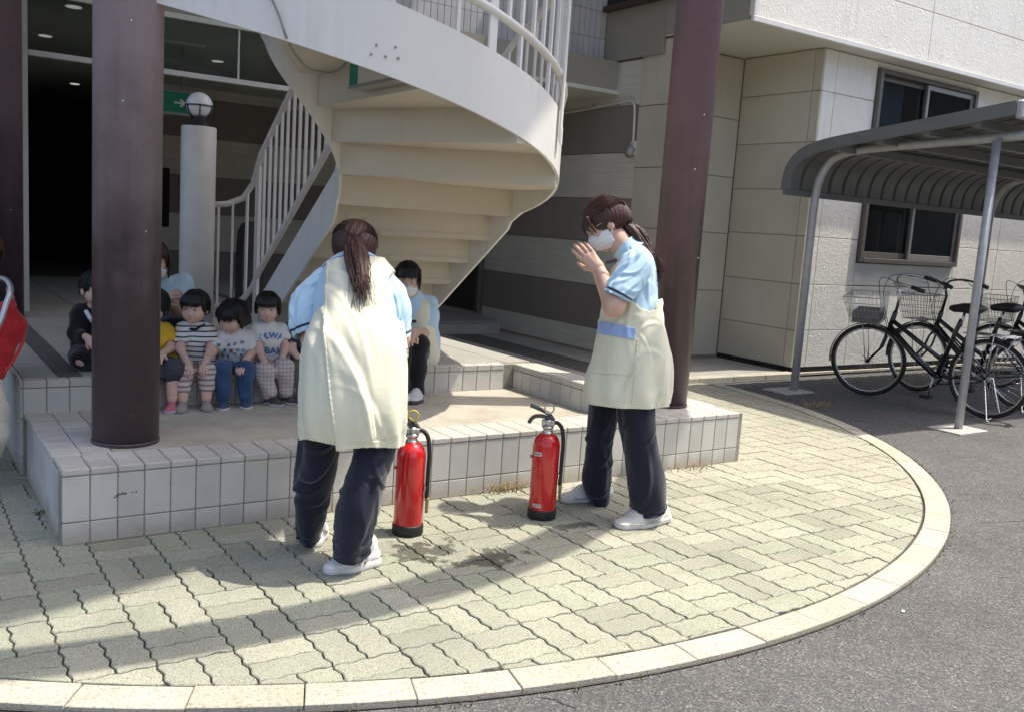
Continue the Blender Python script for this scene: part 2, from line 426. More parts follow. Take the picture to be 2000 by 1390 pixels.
def paver_mb(P, m=None, z=0.0):
    m = m or MB(); n = len(P); cx = sum(p[0] for p in P)/n; cy = sum(p[1] for p in P)/n
    ring = []
    for x, y in P:
        d = math.hypot(x-cx, y-cy) or 1; k = max(0, (d-.0035)/d); ring.append((cx+(x-cx)*k, cy+(y-cy)*k))
    vs = [(x, y, z) for x, y in ring] + [(x, y, z-.003) for x, y in P] + [(x, y, z-.011) for x, y in P]
    fs = [tuple(range(n))] + [(i, n+i, n+(i+1) % n, (i+1) % n) for i in range(n)] + [(n+i, 2*n+i, 2*n+(i+1) % n, n+(i+1) % n) for i in range(n)]
    m.add(vs, fs); return m
cells = []
for j in range(-16, 24):
    for i in range(-24, 5):
        X0 = GX+MO*j; Y0 = GY-MO*(i+1); par = (i+j) % 2
        for h in (0, 1):
            if par == 0: rc = (X0+MO/2*h, Y0, X0+MO/2*(h+1), Y0+MO)          # long along Y
            else: rc = (X0, Y0+MO/2*h, X0+MO, Y0+MO/2*(h+1))
            cx, cy = (rc[0]+rc[2])/2, (rc[1]+rc[3])/2
            far = max(math.hypot(x-PC[0], y-PC[1]) for x in rc[::2] for y in rc[1::2]); near = math.hypot(cx-PC[0], cy-PC[1])
            if near > PR+.1: continue
            if .60 < rc[0] and rc[2] < 4.2 and rc[1] > 3.80: continue       # under the platform
            if rc[0] > 4.25 and rc[1] > 6.12: continue
            if rc[2] < .50 and cy > 6.2: continue
            cells.append((rc, par, h, far > PR-.004, cx, cy))
cells = [c for c in cells if c[4] > -1.6 or c[5] > 3]
# the pieces that show largest: inside the frame and nearest the camera
def seen(c):
    d = Vector((c[4], c[5], -CAM_H)); w = d.dot(Fv)
    if w <= .3: return 0
    u, v = d.dot(Rv)/w, d.dot(Uv)/w
    return 1/(w**3) if abs(u) < .57 and abs(v) < .41 else 0
cells.sort(key=lambda c: -seen(c))
shared = {}; rest = MB(); nsingle = 0
for rc, par, h, cut, cx, cy in cells:
    zo = random.uniform(-.0016, .0016)
    if cut:
        P = clip_circle(paver_poly(*[rc[k]-(GX if k % 2 == 0 else GY) for k in range(4)]), (PC[0]-GX, PC[1]-GY), PR-.004)
        if len(P) < 4: continue
        A = .5*abs(sum(P[k][0]*P[(k+1) % len(P)][1]-P[(k+1) % len(P)][0]*P[k][1] for k in range(len(P))))
        if A < .0006: continue
        P = [(x+GX, y+GY) for x, y in P]
    if nsingle < 290 and seen((rc, par, h, cut, cx, cy)) > 0:
        nsingle += 1
        rot = (random.gauss(0, .004), random.gauss(0, .004), random.gauss(0, .004))
        if cut:
            me = paver_mb([(x-cx, y-cy) for x, y in P]).mesh('paver', MT['paver'])
        else:
            key = (par, h)
            if key not in shared:
                P = paver_poly(*[rc[k]-(GX if k % 2 == 0 else GY) for k in range(4)])
                shared[key] = paver_mb([(x+GX-cx, y+GY-cy) for x, y in P]).mesh('paver', MT['paver'])
            me = shared[key]
        link('paver', me, pave, (cx, cy, zo), rot)
    else:
        if not cut: P = [(x+GX, y+GY) for x, y in paver_poly(*[rc[k]-(GX if k % 2 == 0 else GY) for k in range(4)])]
        paver_mb(P, rest, zo)
setp(rest.build('far_pavers', MT['paver'], pave), kind='stuff')

kerb = MB(); kb = []
ring0 = arc(PC, PR+.003, 0, 2*math.pi, 160)[:-1]; ring1 = arc(PC, PR+.135, 0, 2*math.pi, 160)[:-1]
kerb.add([(x, y, -.013) for x, y in ring0]+[(x, y, -.013) for x, y in ring1], [(i, 160+i, 160+(i+1) % 160, (i+1) % 160) for i in range(160)])
kerb = setp(kerb.build('kerb', MT['bed']), kind='structure')
ns = 80
for k in range(ns):
    a0 = 2*math.pi*k/ns+.0005; a1 = 2*math.pi*(k+1)/ns-.0005; am = (a0+a1)/2
    ctr = (PC[0]+(PR+.068)*math.cos(am), PC[1]+(PR+.068)*math.sin(am))
    if ctr[1] > 6.0 or ctr[0] < -2: continue
    poly = arc(PC, PR+.127, a0, a1, 5) + arc(PC, PR+.008, a1, a0, 5)
    pin = arc(PC, PR+.1245, a0+.0007, a1-.0007, 5) + arc(PC, PR+.011, a1-.0007, a0+.0007, 5); n = len(poly)
    m = MB(); m.add([(x, y, .003) for x, y in pin]+[(x, y, .0005) for x, y in poly]+[(x, y, -.03) for x, y in poly],
                    [tuple(range(n))]+[(i, n+i, n+(i+1) % n, (i+1) % n) for i in range(n)]+[(n+i, 2*n+i, 2*n+(i+1) % n, n+(i+1) % n) for i in range(n)])
    o = link('kerb_stone', m.mesh('kerb_stone', MT['kerb'], (*ctr, 0)), kerb, (ctr[0], ctr[1], random.uniform(-.003, .002)), (0, 0, random.gauss(0, .003)))

# ------------------------------------------------------------------ tiled platform in front
X0, X1, Y0, ZP = .548, 4.29, 3.755, .30
plat = thing('tiled_platform', (X0, Y0, 0), 'low platform faced with white tiles between the two front maroon columns', 'platform')
b = MB(); b.box((X0+.0045, Y0+.0045, -.02), (X1-.0045, 4.81, ZP-.006)); b.box((3.5, 4.80, -.02), (X1-.008, 4.9, ZP-.010)); b.build('core', MT['grout'], plat)
f = MB(); f.box((.775, 3.980, .2), (3.314, 4.812, .2972)); f.build('sunken_floor', MT['screed'], plat)
T = .1002; nx = int(round((X1-X0)/T)); gp = .0022
rows = ((.0, .086), (.090, .270))
for i in range(nx):
    xa = X0+T*i+gp; xb = X0+T*(i+1)-gp
    for z0, z1 in rows: piece('tile', plat, (xa, Y0, z0+.001), (xb, Y0+.012, z1), .0022, MT['tile'])
    piece('coping_tile', plat, (xa, Y0-.003, .2735), (xb, Y0+.108, ZP), .004, MT['tile_top'])
    piece('coping_tile', plat, (xa, Y0+.1115, ZP-.02), (xb, Y0+.223, ZP-.001), .003, MT['tile_top'])
ny = 10
for i in range(ny):
    ya = Y0+.1+T*i+gp; yb = ya+T-2*gp
    if yb > 4.83: break
    for z0, z1 in rows: piece('tile', plat, (X0-.001, ya, z0+.001), (X0+.011, yb, z1), .0022, MT['tile'])
    piece('coping_tile', plat, (X0-.003, ya+.124, .2735), (X0+.108, yb+.124, ZP), .004, MT['tile_top'])
    piece('coping_tile', plat, (X0+.1115, ya+.124, ZP-.02), (X0+.223, yb+.124, ZP-.001), .003, MT['tile_top'])
    for k in range(8):
        xa = 3.505+T*k*.98; 
        if yb+.124 < 4.9: piece('coping_tile', plat, (xa, ya+.124, ZP-.02), (xa+.0935, yb+.124, ZP-.0015), .003, MT['tile_top'])
    for z0, z1 in rows: piece('tile', plat, (X1-.011, ya, z0+.001), (X1+.001, yb, z1), .0022, MT['tile'])
mk = MB()
for pts in (((.742, 3.7535, .178), (.752, 3.7535, .186), (.758, 3.7535, .181), (.764, 3.7535, .190), (.772, 3.7535, .184), (.780, 3.7535, .186)), ((.735, 3.7535, .172), (.739, 3.7535, .177)), ((.800, 3.7535, .188), (.803, 3.7535, .187)), ((.815, 3.7535, .189), (.820, 3.7535, .187))):
    mk.tube(pts, .0022, 5)
setp(mk.build('ink_mark', MT['black'], plat), 'dark scribbled mark on a platform tile')

# ------------------------------------------------------------------ upper deck
ZD, YD = .456, 4.815
deck = thing('entrance_deck', (.53, YD, 0), 'raised grey tiled entrance deck behind the platform, where the children sit', 'deck')
b = MB(); b.box((.54, YD+.0045, 0), (3.49, 15.8, ZD-.006)); b.box((3.326, 3.99, 0), (3.488, YD+.02, ZD-.008)); b.build('core', MT['grout'], deck)
nd = 26
for i in range(-2, nd):
    xa = .74+T*i+gp; xb = xa+T-2*gp
    if xb > 3.33: break
    piece('riser_tile', deck, (xa, YD, .292), (xb, YD+.012, .416), .0022, MT['tile'])
    piece('riser_tile', deck, (xa, YD-.003, .4195), (xb, YD+.06, ZD), .004, MT['tile_top'])
for i in range(8):
    yb = YD-T*i-gp; ya = yb-T+2*gp
    piece('riser_tile', deck, (3.316, ya, .292), (3.328, yb, .416), .0022, MT['tile'])
    piece('riser_tile', deck, (3.313, ya, .4195), (3.40, yb, ZD), .004, MT['tile_top'])
    piece('riser_tile', deck, (3.4035, ya, ZD-.03), (3.4925, yb, ZD-.001), .003, MT['tile_top'])
    for k, (z0, z1) in enumerate(((.0, .086), (.09, .27), (.2735, .418))): piece('riser_tile', deck, (3.482, ya, z0+.301 if False else z0+.002), (3.494, yb, z1), .0022, MT['tile']) if ya > 4.9 else None
ty = [YD+.064]; 
while ty[-1] < 11.8: ty.append(ty[-1]+.475)
xcol = [.545, .70, .81, 1.27, 1.75, 2.23, 2.70, 2.81, 3.29, 3.488]
for a, bb in zip(ty[:-1], ty[1:]):
    for k, (xa, xb) in enumerate(zip(xcol[:-1], xcol[1:])):
        dk = (abs(xa-.70) < .01 or abs(xa-2.70) < .01)
        piece('floor_tile', deck, (xa+.003, a+.003, ZD-.02), (xb-.003, bb-.003, ZD), .002, MT['deck_dark' if dk else 'deck_tile'])
for i in range(28):      # left side of the deck
    ya = YD+.012+T*i; yb = ya+T-2*gp
    for z0, z1 in ((.002, .086), (.09, .27), (.2735, .416)): piece('riser_tile', deck, (.529, ya, z0), (.5415, yb, z1), .0022, MT['tile'])
    piece('riser_tile', deck, (.527, ya, .4195), (.542, yb, ZD+.001), .003, MT['tile_top'])

# porch floor at the right, ground level
pf = MB(); pf.box((3.5, 6.02, -.02), (6.5, 12.1, .026)); pf.box((6.3, 6.02, -.02), (7.66, 7.3, .026))
porch = setp(pf.build('porch_floor', MT['grout']), kind='structure')
for i in range(14):
    for k in range(9):
        xa = 3.52+.45*k; ya = 6.12+.45*i
        if xa > 6.1 and ya > 6.7: continue
        if xa > 7.2: continue
        piece('floor_tile', porch, (xa+.003, ya+.003, .01), (xa+.447 if not (k == 5) else xa+.447, ya+.447, .034), .002, MT['deck_dark'] if k == 4 else MT['deck_tile'])
for k in range(9):
    xa = 3.52+.45*k; piece('edge_stone', porch, (xa+.002, 6.0, -.018), (xa+.448, 6.118, .045), .006, MT['trim'] if False else MT['kerb'])
st = thing('door_step', (4.9, 9.2, 0), 'low grey concrete step at the foot of the dark brown wall', 'step')
m = MB(); m.box((4.55, 9.12, .035), (6.05, 10.4, .19), .006); m.build('slab', simple('step concrete', (.30, .275, .25), .8, .08, 6, .2, 80), st)
m = MB(); m.box((4.55, 9.112, .165), (6.05, 9.125, .193), .003); m.build('nosing', MT['alu'], st)
# ------------------------------------------------------------------ building
nb_ = thing('reflection_blocker', (22, -9, 0), 'plain grey block added out of view to darken the window reflections', 'building')  # added unseen block, darkens what the window panes reflect
m = MB(); m.box((6, -12, -.02), (48, -9, 7.5)); m.build('wall', simple('grey render', (.10, .10, .095), .9, .2, .6), nb_)
m = MB(); m.box((5.8, -12.2, 7.5), (48.2, -8.8, 7.8)); m.build('roof', simple('dark roof', (.05, .05, .05), .8, .1, 1), nb_)
bld = thing('nursery_building', (6.37, 5.88, 0), 'two storey nursery building with striped siding, cream stucco and an overhanging upper floor', 'building')
m = MB()
m.box((6.40, 7.33, 0), (6.9, 12.3, 3.3)); m.box((6.40, 6.85, 0), (6.74, 7.4, 3.21)); m.box((6.6, 7.18, 0), (8.0, 7.6, 3.23))
m.box((7.66, 6.16, 0), (8.42, 12, 3.23)); m.box((10.38, 6.16, 0), (16, 12, 3.23)); m.box((8.4, 6.16, 0), (10.4, 6.3, 1.12)); m.box((8.4, 6.16, 3.16), (10.4, 12, 3.23)); m.box((8.4, 9.8, 0), (10.4, 10, 3.2))
m.build('wall_core', MT['seal'], bld)
zs = [.03, .274, .734, 1.2, 1.662, 2.13, 2.6, 3.05]
for k in range(7):
    mt = MT['sid_l'] if k % 2 == 0 else MT['sid_d']
    piece('siding_board', bld, (6.372 if k else 6.36, 7.33, zs[k]+.004), (6.40, 9.98 if k > 1 else 10.0, zs[k+1]-.002), .003, mt)
    piece('siding_board', bld, (6.376, 9.99, zs[k]+.004), (6.40, 11.95, zs[k+1]-.002), .003, mt)
    piece('siding_board', bld, (2.5 if k > 3 else 2.5, 11.96, zs[k]+.004), (6.37, 12.0, zs[k+1]-.002), .003, mt)
m = MB(); m.box((2.4, 12.001, .4), (6.5, 12.2, 3.1)); m.build('back_wall_core', MT['seal'], bld)
# dark door at the end of the striped wall
d = MB(); d.box((6.33, 10.12, .19), (6.374, 11.0, 2.15), .004); dd = d.build('door', simple('dark brown door', (.045, .035, .03), .5, .1, 6), bld)
d = MB(); d.box((6.30, 10.05, .18), (6.371, 10.118, 2.22), .004); d.box((6.30, 11.0, .18), (6.371, 11.07, 2.22), .004); d.build('door_frame', MT['bronze'], dd)
# corner pier panels, recess panels
pz = [.05, .76, 1.378, 1.975, 2.58, 3.205]
for a, c in zip(pz[:-1], pz[1:]):
    piece('wall_panel', bld, (6.366, 6.83, a+.003), (6.39, 7.325, c-.003), .004, MT['panel'])
    piece('wall_panel', bld, (6.392, 6.826, a+.003), (6.72, 6.85, c-.003), .004, MT['panel'])
    piece('wall_panel', bld, (6.745, 7.16, a+.003), (7.635, 7.18, c-.003), .004, MT['panel'])
m = MB(); m.box((6.7205, 6.83, .03), (6.742, 7.17, 3.2)); m.build('pier_side', MT['panel'], bld)
bz = [.075, .452, .92, 1.40, 1.86, 2.324, 2.815, 3.215]
for a, c in zip(bz[:-1], bz[1:]):
    piece('wall_panel', bld, (7.64, 6.245, a+.0025), (7.662, 7.155, c-.0025), .004, MT['panel'])
    piece('corner_panel', bld, (7.638, 6.134, a+.003), (7.662, 6.237, c-.003), .003, MT['panel'])
    for xa, xb in ((7.664, 7.85), (7.856, 8.49), (10.31, 11.2), (11.206, 13.0), (13.006, 14.8)):
        piece('stucco_panel', bld, (xa, 6.133, a+.003), (xb, 6.165, c-.003), .003, MT['stucco'])
for a, c in ((.075, .452), (.46, .92), (.926, 1.165)): piece('stucco_panel', bld, (8.496, 6.133, a+.003), (10.304, 6.165, c-.003), .003, MT['stucco'])
piece('stucco_panel', bld, (8.496, 6.133, 3.155), (10.304, 6.165, 3.212), .003, MT['stucco'])
m = MB(); m.box((7.60, 6.10, .0), (16, 6.16, .022)); m.box((7.60, 6.11, .0), (7.66, 7.16, .022)); m.build('plinth', MT['kerb'], bld)
m = MB(); m.box((7.648, 6.141, .022), (16, 6.2, .074)); m.box((7.648, 6.2, .022), (7.7, 7.16, .074)); m.build('drip_joint', MT['dark'], bld)
# upper floor
m = MB(); m.box((6.36, 5.91, 3.235), (16, 12, 6.6)); m.box((6.36, 7.9, 3.07), (6.9, 12.0, 3.24)); m.box((0, 7.95, 3.05), (6.36, 8.2, 6.6)); m.build('upper_core', MT['seal'], bld)
m = MB(); m.box((6.35, 5.9, 3.222), (16, 7.5, 3.236)); m.build('soffit', MT['soffit'], bld)
for ya, yb, za in ((5.93, 7.0, 3.236), (7.004, 7.935, 3.06)):
    for z0, z1 in ((za, 3.60), (3.604, 4.5), (4.504, 6.5)):
        piece('upper_panel', bld, (6.33, ya, z0), (6.362, yb, z1), .002, MT['upper'])
fx = [6.365, 8.94, 11.5, 14.1, 16]; fz = [3.262, 3.735, 4.6, 5.5, 6.5]
for xa, xb in zip(fx[:-1], fx[1:]):
    for za, zb in zip(fz[:-1], fz[1:]): piece('stucco_panel', bld, (xa+.003, 5.88, za+.003), (xb-.003, 5.912, zb-.003), .003, MT['stucco'])
m = MB(); m.box((6.318, 5.865, 3.205), (16, 5.905, 3.258), .006); m.build('fascia_trim', MT['trim'], bld)
m = MB(); m.box((6.322, 5.868, 3.259), (6.362, 5.926, 6.5), .004); m.build('corner_trim', MT['trim'], bld)
m = MB(); m.box((6.2, 5.62, 6.6), (16.2, 12.2, 6.75)); m.box((-1, 7.8, 6.6), (6.3, 9, 6.75)); m.build('eaves', MT['trim'], bld)
# glazed facade tiles above the porch
tw = .0715
for i in range(40):
    xb = 6.325-tw*i; xa = xb-tw
    if xa < 3.4: break
    for k, (za, zb) in enumerate(((3.045, 3.29), (3.294, 3.56), (3.564, 3.83))):
        piece('facade_tile', bld, (xa+.0025, 7.895, za), (xb-.0025, 7.95, zb), .002, MT['wtile'])
m = MB(); m.box((2.0, 7.9, 3.832), (6.3, 7.95, 6.5)); m.build('upper_facade', MT['wtile'], bld)
m = MB(); m.box((0.0, 7.9, 3.045), (3.46, 7.95, 3.83)); m.build('facade_band', MT['wtile'], bld)
# dark upper window with brown sill
w = MB(); w.box((6.312, 6.9, 3.60), (6.334, 8.0, 4.9)); wo = w.build('window', MT['dark'], bld)
w = MB(); w.box((6.26, 6.85, 3.56), (6.332, 8.12, 3.615), .005); w.build('sill', simple('brown sill', (.06, .035, .028), .45, .1, 8), wo)
# large sliding window
wx0, wx1, wz0, wz1 = 8.50, 10.30, 1.175, 3.145
w = MB()
w.box((wx0, 6.083, wz0), (wx0+.045, 6.19, wz1), .003); w.box((wx1-.045, 6.083, wz0), (wx1, 6.19, wz1), .003)
w.box((wx0+.046, 6.085, wz1-.045), (wx1-.046, 6.19, wz1), .003); w.box((wx0+.046, 6.078, wz0-.004), (wx1-.046, 6.19, wz0+.045), .003)
win = w.build('sliding_window', MT['bronze'], bld)
xm = 9.40
for k, (xa, xb, yo) in enumerate(((wx0+.05, xm+.03, 6.155), (xm-.03, wx1-.05, 6.112))):
    w = MB()
    for lo, hi in (((xa, yo, wz0+.05), (xa+.04, yo+.03, wz1-.05)), ((xb-.04, yo, wz0+.05), (xb, yo+.03, wz1-.05)), ((xa+.041, yo+.001, wz0+.05), (xb-.041, yo+.03, wz0+.11)), ((xa+.041, yo+.001, wz1-.1), (xb-.041, yo+.03, wz1-.05))): w.box(lo, hi, .002)
    w.build('sash', MT['alu'] if k else MT['bronze'], win)
    w = MB(); w.box((xa+.042, yo+.012, wz0+.111), (xb-.042, yo+.018, wz1-.101)); w.build('pane', MT['glass'], win)
w = MB(); w.box((8.56, 6.235, 1.95), (9.12, 6.24, 3.1)); w.build('blind', MT['curtain'], win)
w = MB(); w.box((8.42, 7.6, .0), (10.38, 7.62, 3.15)); w.box((8.42, 6.31, .02), (10.38, 7.6, .5)); w.build('room_back', MT['dark'], win)  # room back coloured near-black in place of unlit depth
# porch: ceiling, header, glazing, interior
m = MB(); m.box((-1.5, 7.66, 2.72), (6.37, 20, 2.76)); m.build('porch_ceiling', MT['ceil'], bld)
m = MB(); m.box((-1.5, 7.66, 2.762), (6.33, 7.70, 3.045)); m.build('ceiling_fascia', MT['upper'], bld)
m = MB(); m.box((-1.5, 11.0, .456), (2.498, 20, .457)); m.build('corridor_floor', MT['deck_dark'], bld)
m = MB(); m.box((2.5, 12.2, .4), (2.6, 20, 2.75)); m.box((-1.55, 7.9, .4), (-1.5, 20, 2.75)); m.box((-1.5, 20, .4), (2.6, 20.1, 2.75)); m.build('corridor_wall', MT['dark'], bld)  # near-black walls: the unlit corridor's darkness put into the colour
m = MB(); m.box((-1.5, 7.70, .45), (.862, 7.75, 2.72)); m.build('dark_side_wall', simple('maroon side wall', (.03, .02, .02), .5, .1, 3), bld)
fr = MB(); fr.box((.863, 7.66, ZD), (.905, 7.74, 2.72), .003); fr.box((.906, 7.665, 2.295), (3.6, 7.735, 2.335), .003); fr.box((3.6, 7.66, ZD), (3.64, 7.74, 2.72), .003); fr.box((2.415, 7.68, 2.336), (2.428, 7.72, 2.72))
ent = fr.build('entrance_frame', simple('pale frame', (.60, .58, .52), .4, .05, 5), bld)
for xa, xb in ((.908, 2.413), (2.43, 3.598)):
    m = MB(); m.box((xa, 7.695, 2.338), (xb, 7.703, 2.718)); m.build('transom_pane', MT['glass'], ent)
for x, y in ((1.243, 7.9), (1.27, 9.55), (2.79, 9.51), (2.09, 13.2)):
    m = MB(); m.lathe([(.055, 2.712), (.055, 2.719)], (x, y, 0), 20); m.lathe([(.035, 2.7095), (.035, 2.711)], (x, y, 0), 16)
    lt = NT('downlight glow'); lt.b.inputs['Emission Color'].default_value = (1, .95, .85, 1); lt.b.inputs['Emission Strength'].default_value = .22
    m.build('downlight', lt.done((.5, .5, .48), .4), bld)
m = MB(); m.box((2.05, 8.7, 2.70), (2.45, 8.78, 2.719)); m.build('ceiling_light', MT['trim'], bld)
m = MB(); m.box((2.85, 11.93, 1.02), (2.95, 11.958, 1.73), .004); m.build('slot_window', MT['dark'], bld)
# conduit and small spot lamp on the striped wall
cd = thing('wall_spotlight', (6.33, 7.36, 2.05), 'small grey spotlight on a bent conduit fixed to the striped wall', 'spotlight')
m = MB(); m.tube(smoothpath([(6.345, 9.2, 2.56), (6.345, 8.3, 2.595), (6.345, 7.56, 2.635), (6.345, 7.43, 2.635), (6.345, 7.375, 2.59), (6.345, 7.36, 2.5), (6.345, 7.345, 2.2)], 5), .0125, 8); m.build('conduit', MT['sid_l'], cd)
m = MB(); m.lathe([(.02, 0), (.05, .02), (.055, .09), (.03, .12)], (6.31, 7.37, 2.08), 14, M=Matrix.Rotation(R(25), 3, 'Y')); m.build('lamp_head', MT['alu'], cd)
m = MB(); m.box((6.335, 7.32, 2.10), (6.372, 7.385, 2.24), .004); m.build('junction_box', MT['sid_l'], cd)
for y in (8.05, 7.65):
    m = MB(); m.box((6.34, y-.01, 2.58), (6.371, y+.01, 2.65), .003); m.build('clip', MT['alu'], cd)
# exit sign
es = thing('exit_sign', (2.25, 9.0, 2.11), 'green exit sign with a white arrow hanging in the porch', 'sign')
mg = simple('sign green', (.006, .16, .10), .35, .03, 4); mwht = simple('sign white', (.5, .52, .5), .4, .03, 4)
for q_, c_, e_ in ((mg, (.01, .22, .14), .03), (mwht, (.8, .85, .8), .03)):
    bs = q_.node_tree.nodes['Principled BSDF']; bs.inputs['Emission Color'].default_value = (*c_, 1); bs.inputs['Emission Strength'].default_value = e_
m = MB(); m.box((2.06, 9.0, 2.112), (2.405, 9.06, 2.34), .004); m.build('housing', MT['alu'], es)
m = MB(); m.box((2.16, 8.996, 2.135), (2.39, 9.0, 2.318)); m.build('green_face', mg, es)
m = MB(); m.box((2.072, 8.996, 2.135), (2.158, 9.0, 2.318)); m.build('white_face', mwht, es)
m = MB(); m.prism([(2.255, 2.232), (2.32, 2.232), (2.30, 2.258), (2.32, 2.258), (2.362, 2.224), (2.32, 2.19), (2.30, 2.19), (2.32, 2.216), (2.255, 2.216)], 0, .003)
m.v = [(x, 8.995-z, y) for x, y, z in m.v]; m.build('arrow', mwht, es)
m = MB()   # running figure
m.lathe([(.0, -.002), (.013, -.002), (.013, .002), (0, .002)], (2.118, 8.994, 2.293), 12, M=Matrix.Rotation(R(90), 3, 'X'))
for a, bq in (((2.112, 2.27), (2.098, 2.215)), ((2.098, 2.215), (2.125, 2.19)), ((2.125, 2.19), (2.118, 2.155)), ((2.098, 2.215), (2.085, 2.18)), ((2.110, 2.265), (2.14, 2.245)), ((2.108, 2.262), (2.085, 2.24))):
    m.bar((a[0], 8.994, a[1]), (bq[0], 8.994, bq[1]), .004, .014)
m.build('running_figure', mg, es)
m = MB()
for x in (2.13, 2.33): m.tube([(x, 9.03, 2.34), (x, 9.03, 2.72)], .006, 8)
m.build('rod', MT['alu'], es)

# ------------------------------------------------------------------ columns and canopy
def column(x, y, z0, label, mt):
    t = thing('column', (x, y, z0), label, 'column', 'maroon steel columns')
    m = MB(); m.lathe([(.135, z0+.012), (.135, 6.95)], (x, y, 0), 56); m.build('shaft', mt, t)
    m = MB(); m.lathe([(.1375, z0), (.1375, z0+.012), (.1352, z0+.014)], (x, y, 0), 56); m.build('base_ring', mt, t)
    for a, z in ((250, 1.71), (262, 2.02), (290, 1.2), (20, .75)):
        s = MB(); an = R(a); s.lathe([(.0045, 0), (.0045, .003), (.002, .0045)], (x+.1345*math.cos(an), y+.1345*math.sin(an), z), 8, M=Vector((math.cos(an), math.sin(an), 0)).to_track_quat('Z', 'Y').to_matrix()); s.build('screw', MT['chrome'], t)
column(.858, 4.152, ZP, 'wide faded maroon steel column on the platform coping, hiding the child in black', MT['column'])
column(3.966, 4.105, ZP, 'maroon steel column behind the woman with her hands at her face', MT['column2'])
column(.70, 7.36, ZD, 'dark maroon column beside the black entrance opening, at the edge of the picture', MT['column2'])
can = thing('canopy', (PC[0], PC[1], 3.6), 'round steel canopy ring and unseen oval roof shaped to its shadow, over the staircase', 'canopy')
m = MB(); m.lathe([(3.59, 3.62), (3.80, 3.62), (3.80, 3.70), (3.59, 3.70), (3.59, 3.62)], (PC[0], PC[1], 0), 120, False, None, False); m.build('ring_beam', MT['paint'], can)
m = MB(); m.prism([(PC[0]+3.35*math.cos(2*math.pi*k/96), PC[1]+3.93*math.sin(2*math.pi*k/96)) for k in range(96)], 6.95, 7.1); m.build('oval_roof', MT['paint'], can)  # unseen roof, its oval shaped to match the shadow on the paving
for a in (60, 90, 120):
    m = MB(); ca, sa = math.cos(R(a)), math.sin(R(a)); m.bar((PC[0]+2.2*ca, PC[1]+2.2*sa, 3.66), (PC[0]+3.6*ca, PC[1]+3.6*sa, 3.66), .06, .08); m.build('bracket', MT['paint'], can)

# ------------------------------------------------------------------ staircase
sta = thing('winding_staircase', (2.78, 6.3, ZD), 'white painted steel staircase winding up over the platform', 'staircase')
XI, XO, CX, CY, RI, RO = 2.17, 3.40, 1.96, 5.06, .21, 1.44
RIS, TRD = .167, .2435
angs = [0, -42, -67, -91, -116, -141, -180]
tops = [1.41-RIS*k for k in range(5)]
ty_ = [5.06+TRD*k for k in range(6)]          # back edge of each straight tread
def plate(P3, thick, name, mt=MT['paint_shaded']):
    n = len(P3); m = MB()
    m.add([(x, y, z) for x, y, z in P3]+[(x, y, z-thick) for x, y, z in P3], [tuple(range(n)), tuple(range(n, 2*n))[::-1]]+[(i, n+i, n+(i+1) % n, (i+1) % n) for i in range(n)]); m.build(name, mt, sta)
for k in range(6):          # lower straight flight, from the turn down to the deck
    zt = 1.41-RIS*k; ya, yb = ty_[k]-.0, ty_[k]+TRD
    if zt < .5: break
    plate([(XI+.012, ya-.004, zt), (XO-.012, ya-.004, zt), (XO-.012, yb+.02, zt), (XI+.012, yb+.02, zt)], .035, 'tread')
    m = MB(); zb = max(ZD+.001, zt-RIS); m.box((XI+.012, yb, zb), (XO-.012, yb+.012, zt-.036)); m.build('riser', MT['paint_shaded'], sta)
m = MB(); m.box((XI+.012, ty_[0]-.012, 1.376), (XO-.012, ty_[0]-.004, 1.41+RIS-.036)); m.build('riser', MT['paint_shaded'], sta)
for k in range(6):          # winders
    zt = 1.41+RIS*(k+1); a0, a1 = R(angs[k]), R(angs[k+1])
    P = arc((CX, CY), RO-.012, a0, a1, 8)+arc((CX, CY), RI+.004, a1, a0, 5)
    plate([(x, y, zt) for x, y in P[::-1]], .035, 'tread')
    ca, sa = math.cos(a1), math.sin(a1); m = MB(); m.bar((CX+(RI+.004)*ca, CY+(RI+.004)*sa, zt+RIS/2-.036), (CX+(RO-.012)*ca, CY+(RO-.012)*sa, zt+RIS/2-.036), .012, RIS); m.build('riser', MT['paint_shaded'], sta)
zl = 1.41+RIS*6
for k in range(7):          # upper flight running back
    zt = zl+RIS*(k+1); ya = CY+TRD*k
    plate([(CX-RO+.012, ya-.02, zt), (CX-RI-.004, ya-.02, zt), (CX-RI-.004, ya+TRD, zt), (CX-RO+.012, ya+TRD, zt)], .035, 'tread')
    m = MB(); m.box((CX-RO+.012, ya+TRD-.012, zt), (CX-RI-.004, ya+TRD, zt+RIS-.036)); m.build('riser', MT['paint_shaded'], sta)
ztop = zl+RIS*8
plate([(CX-RO, CY+TRD*7, ztop), (CX-RI, CY+TRD*7, ztop), (CX-RI, 7.88, ztop), (CX-RO, 7.88, ztop)], .06, 'landing')
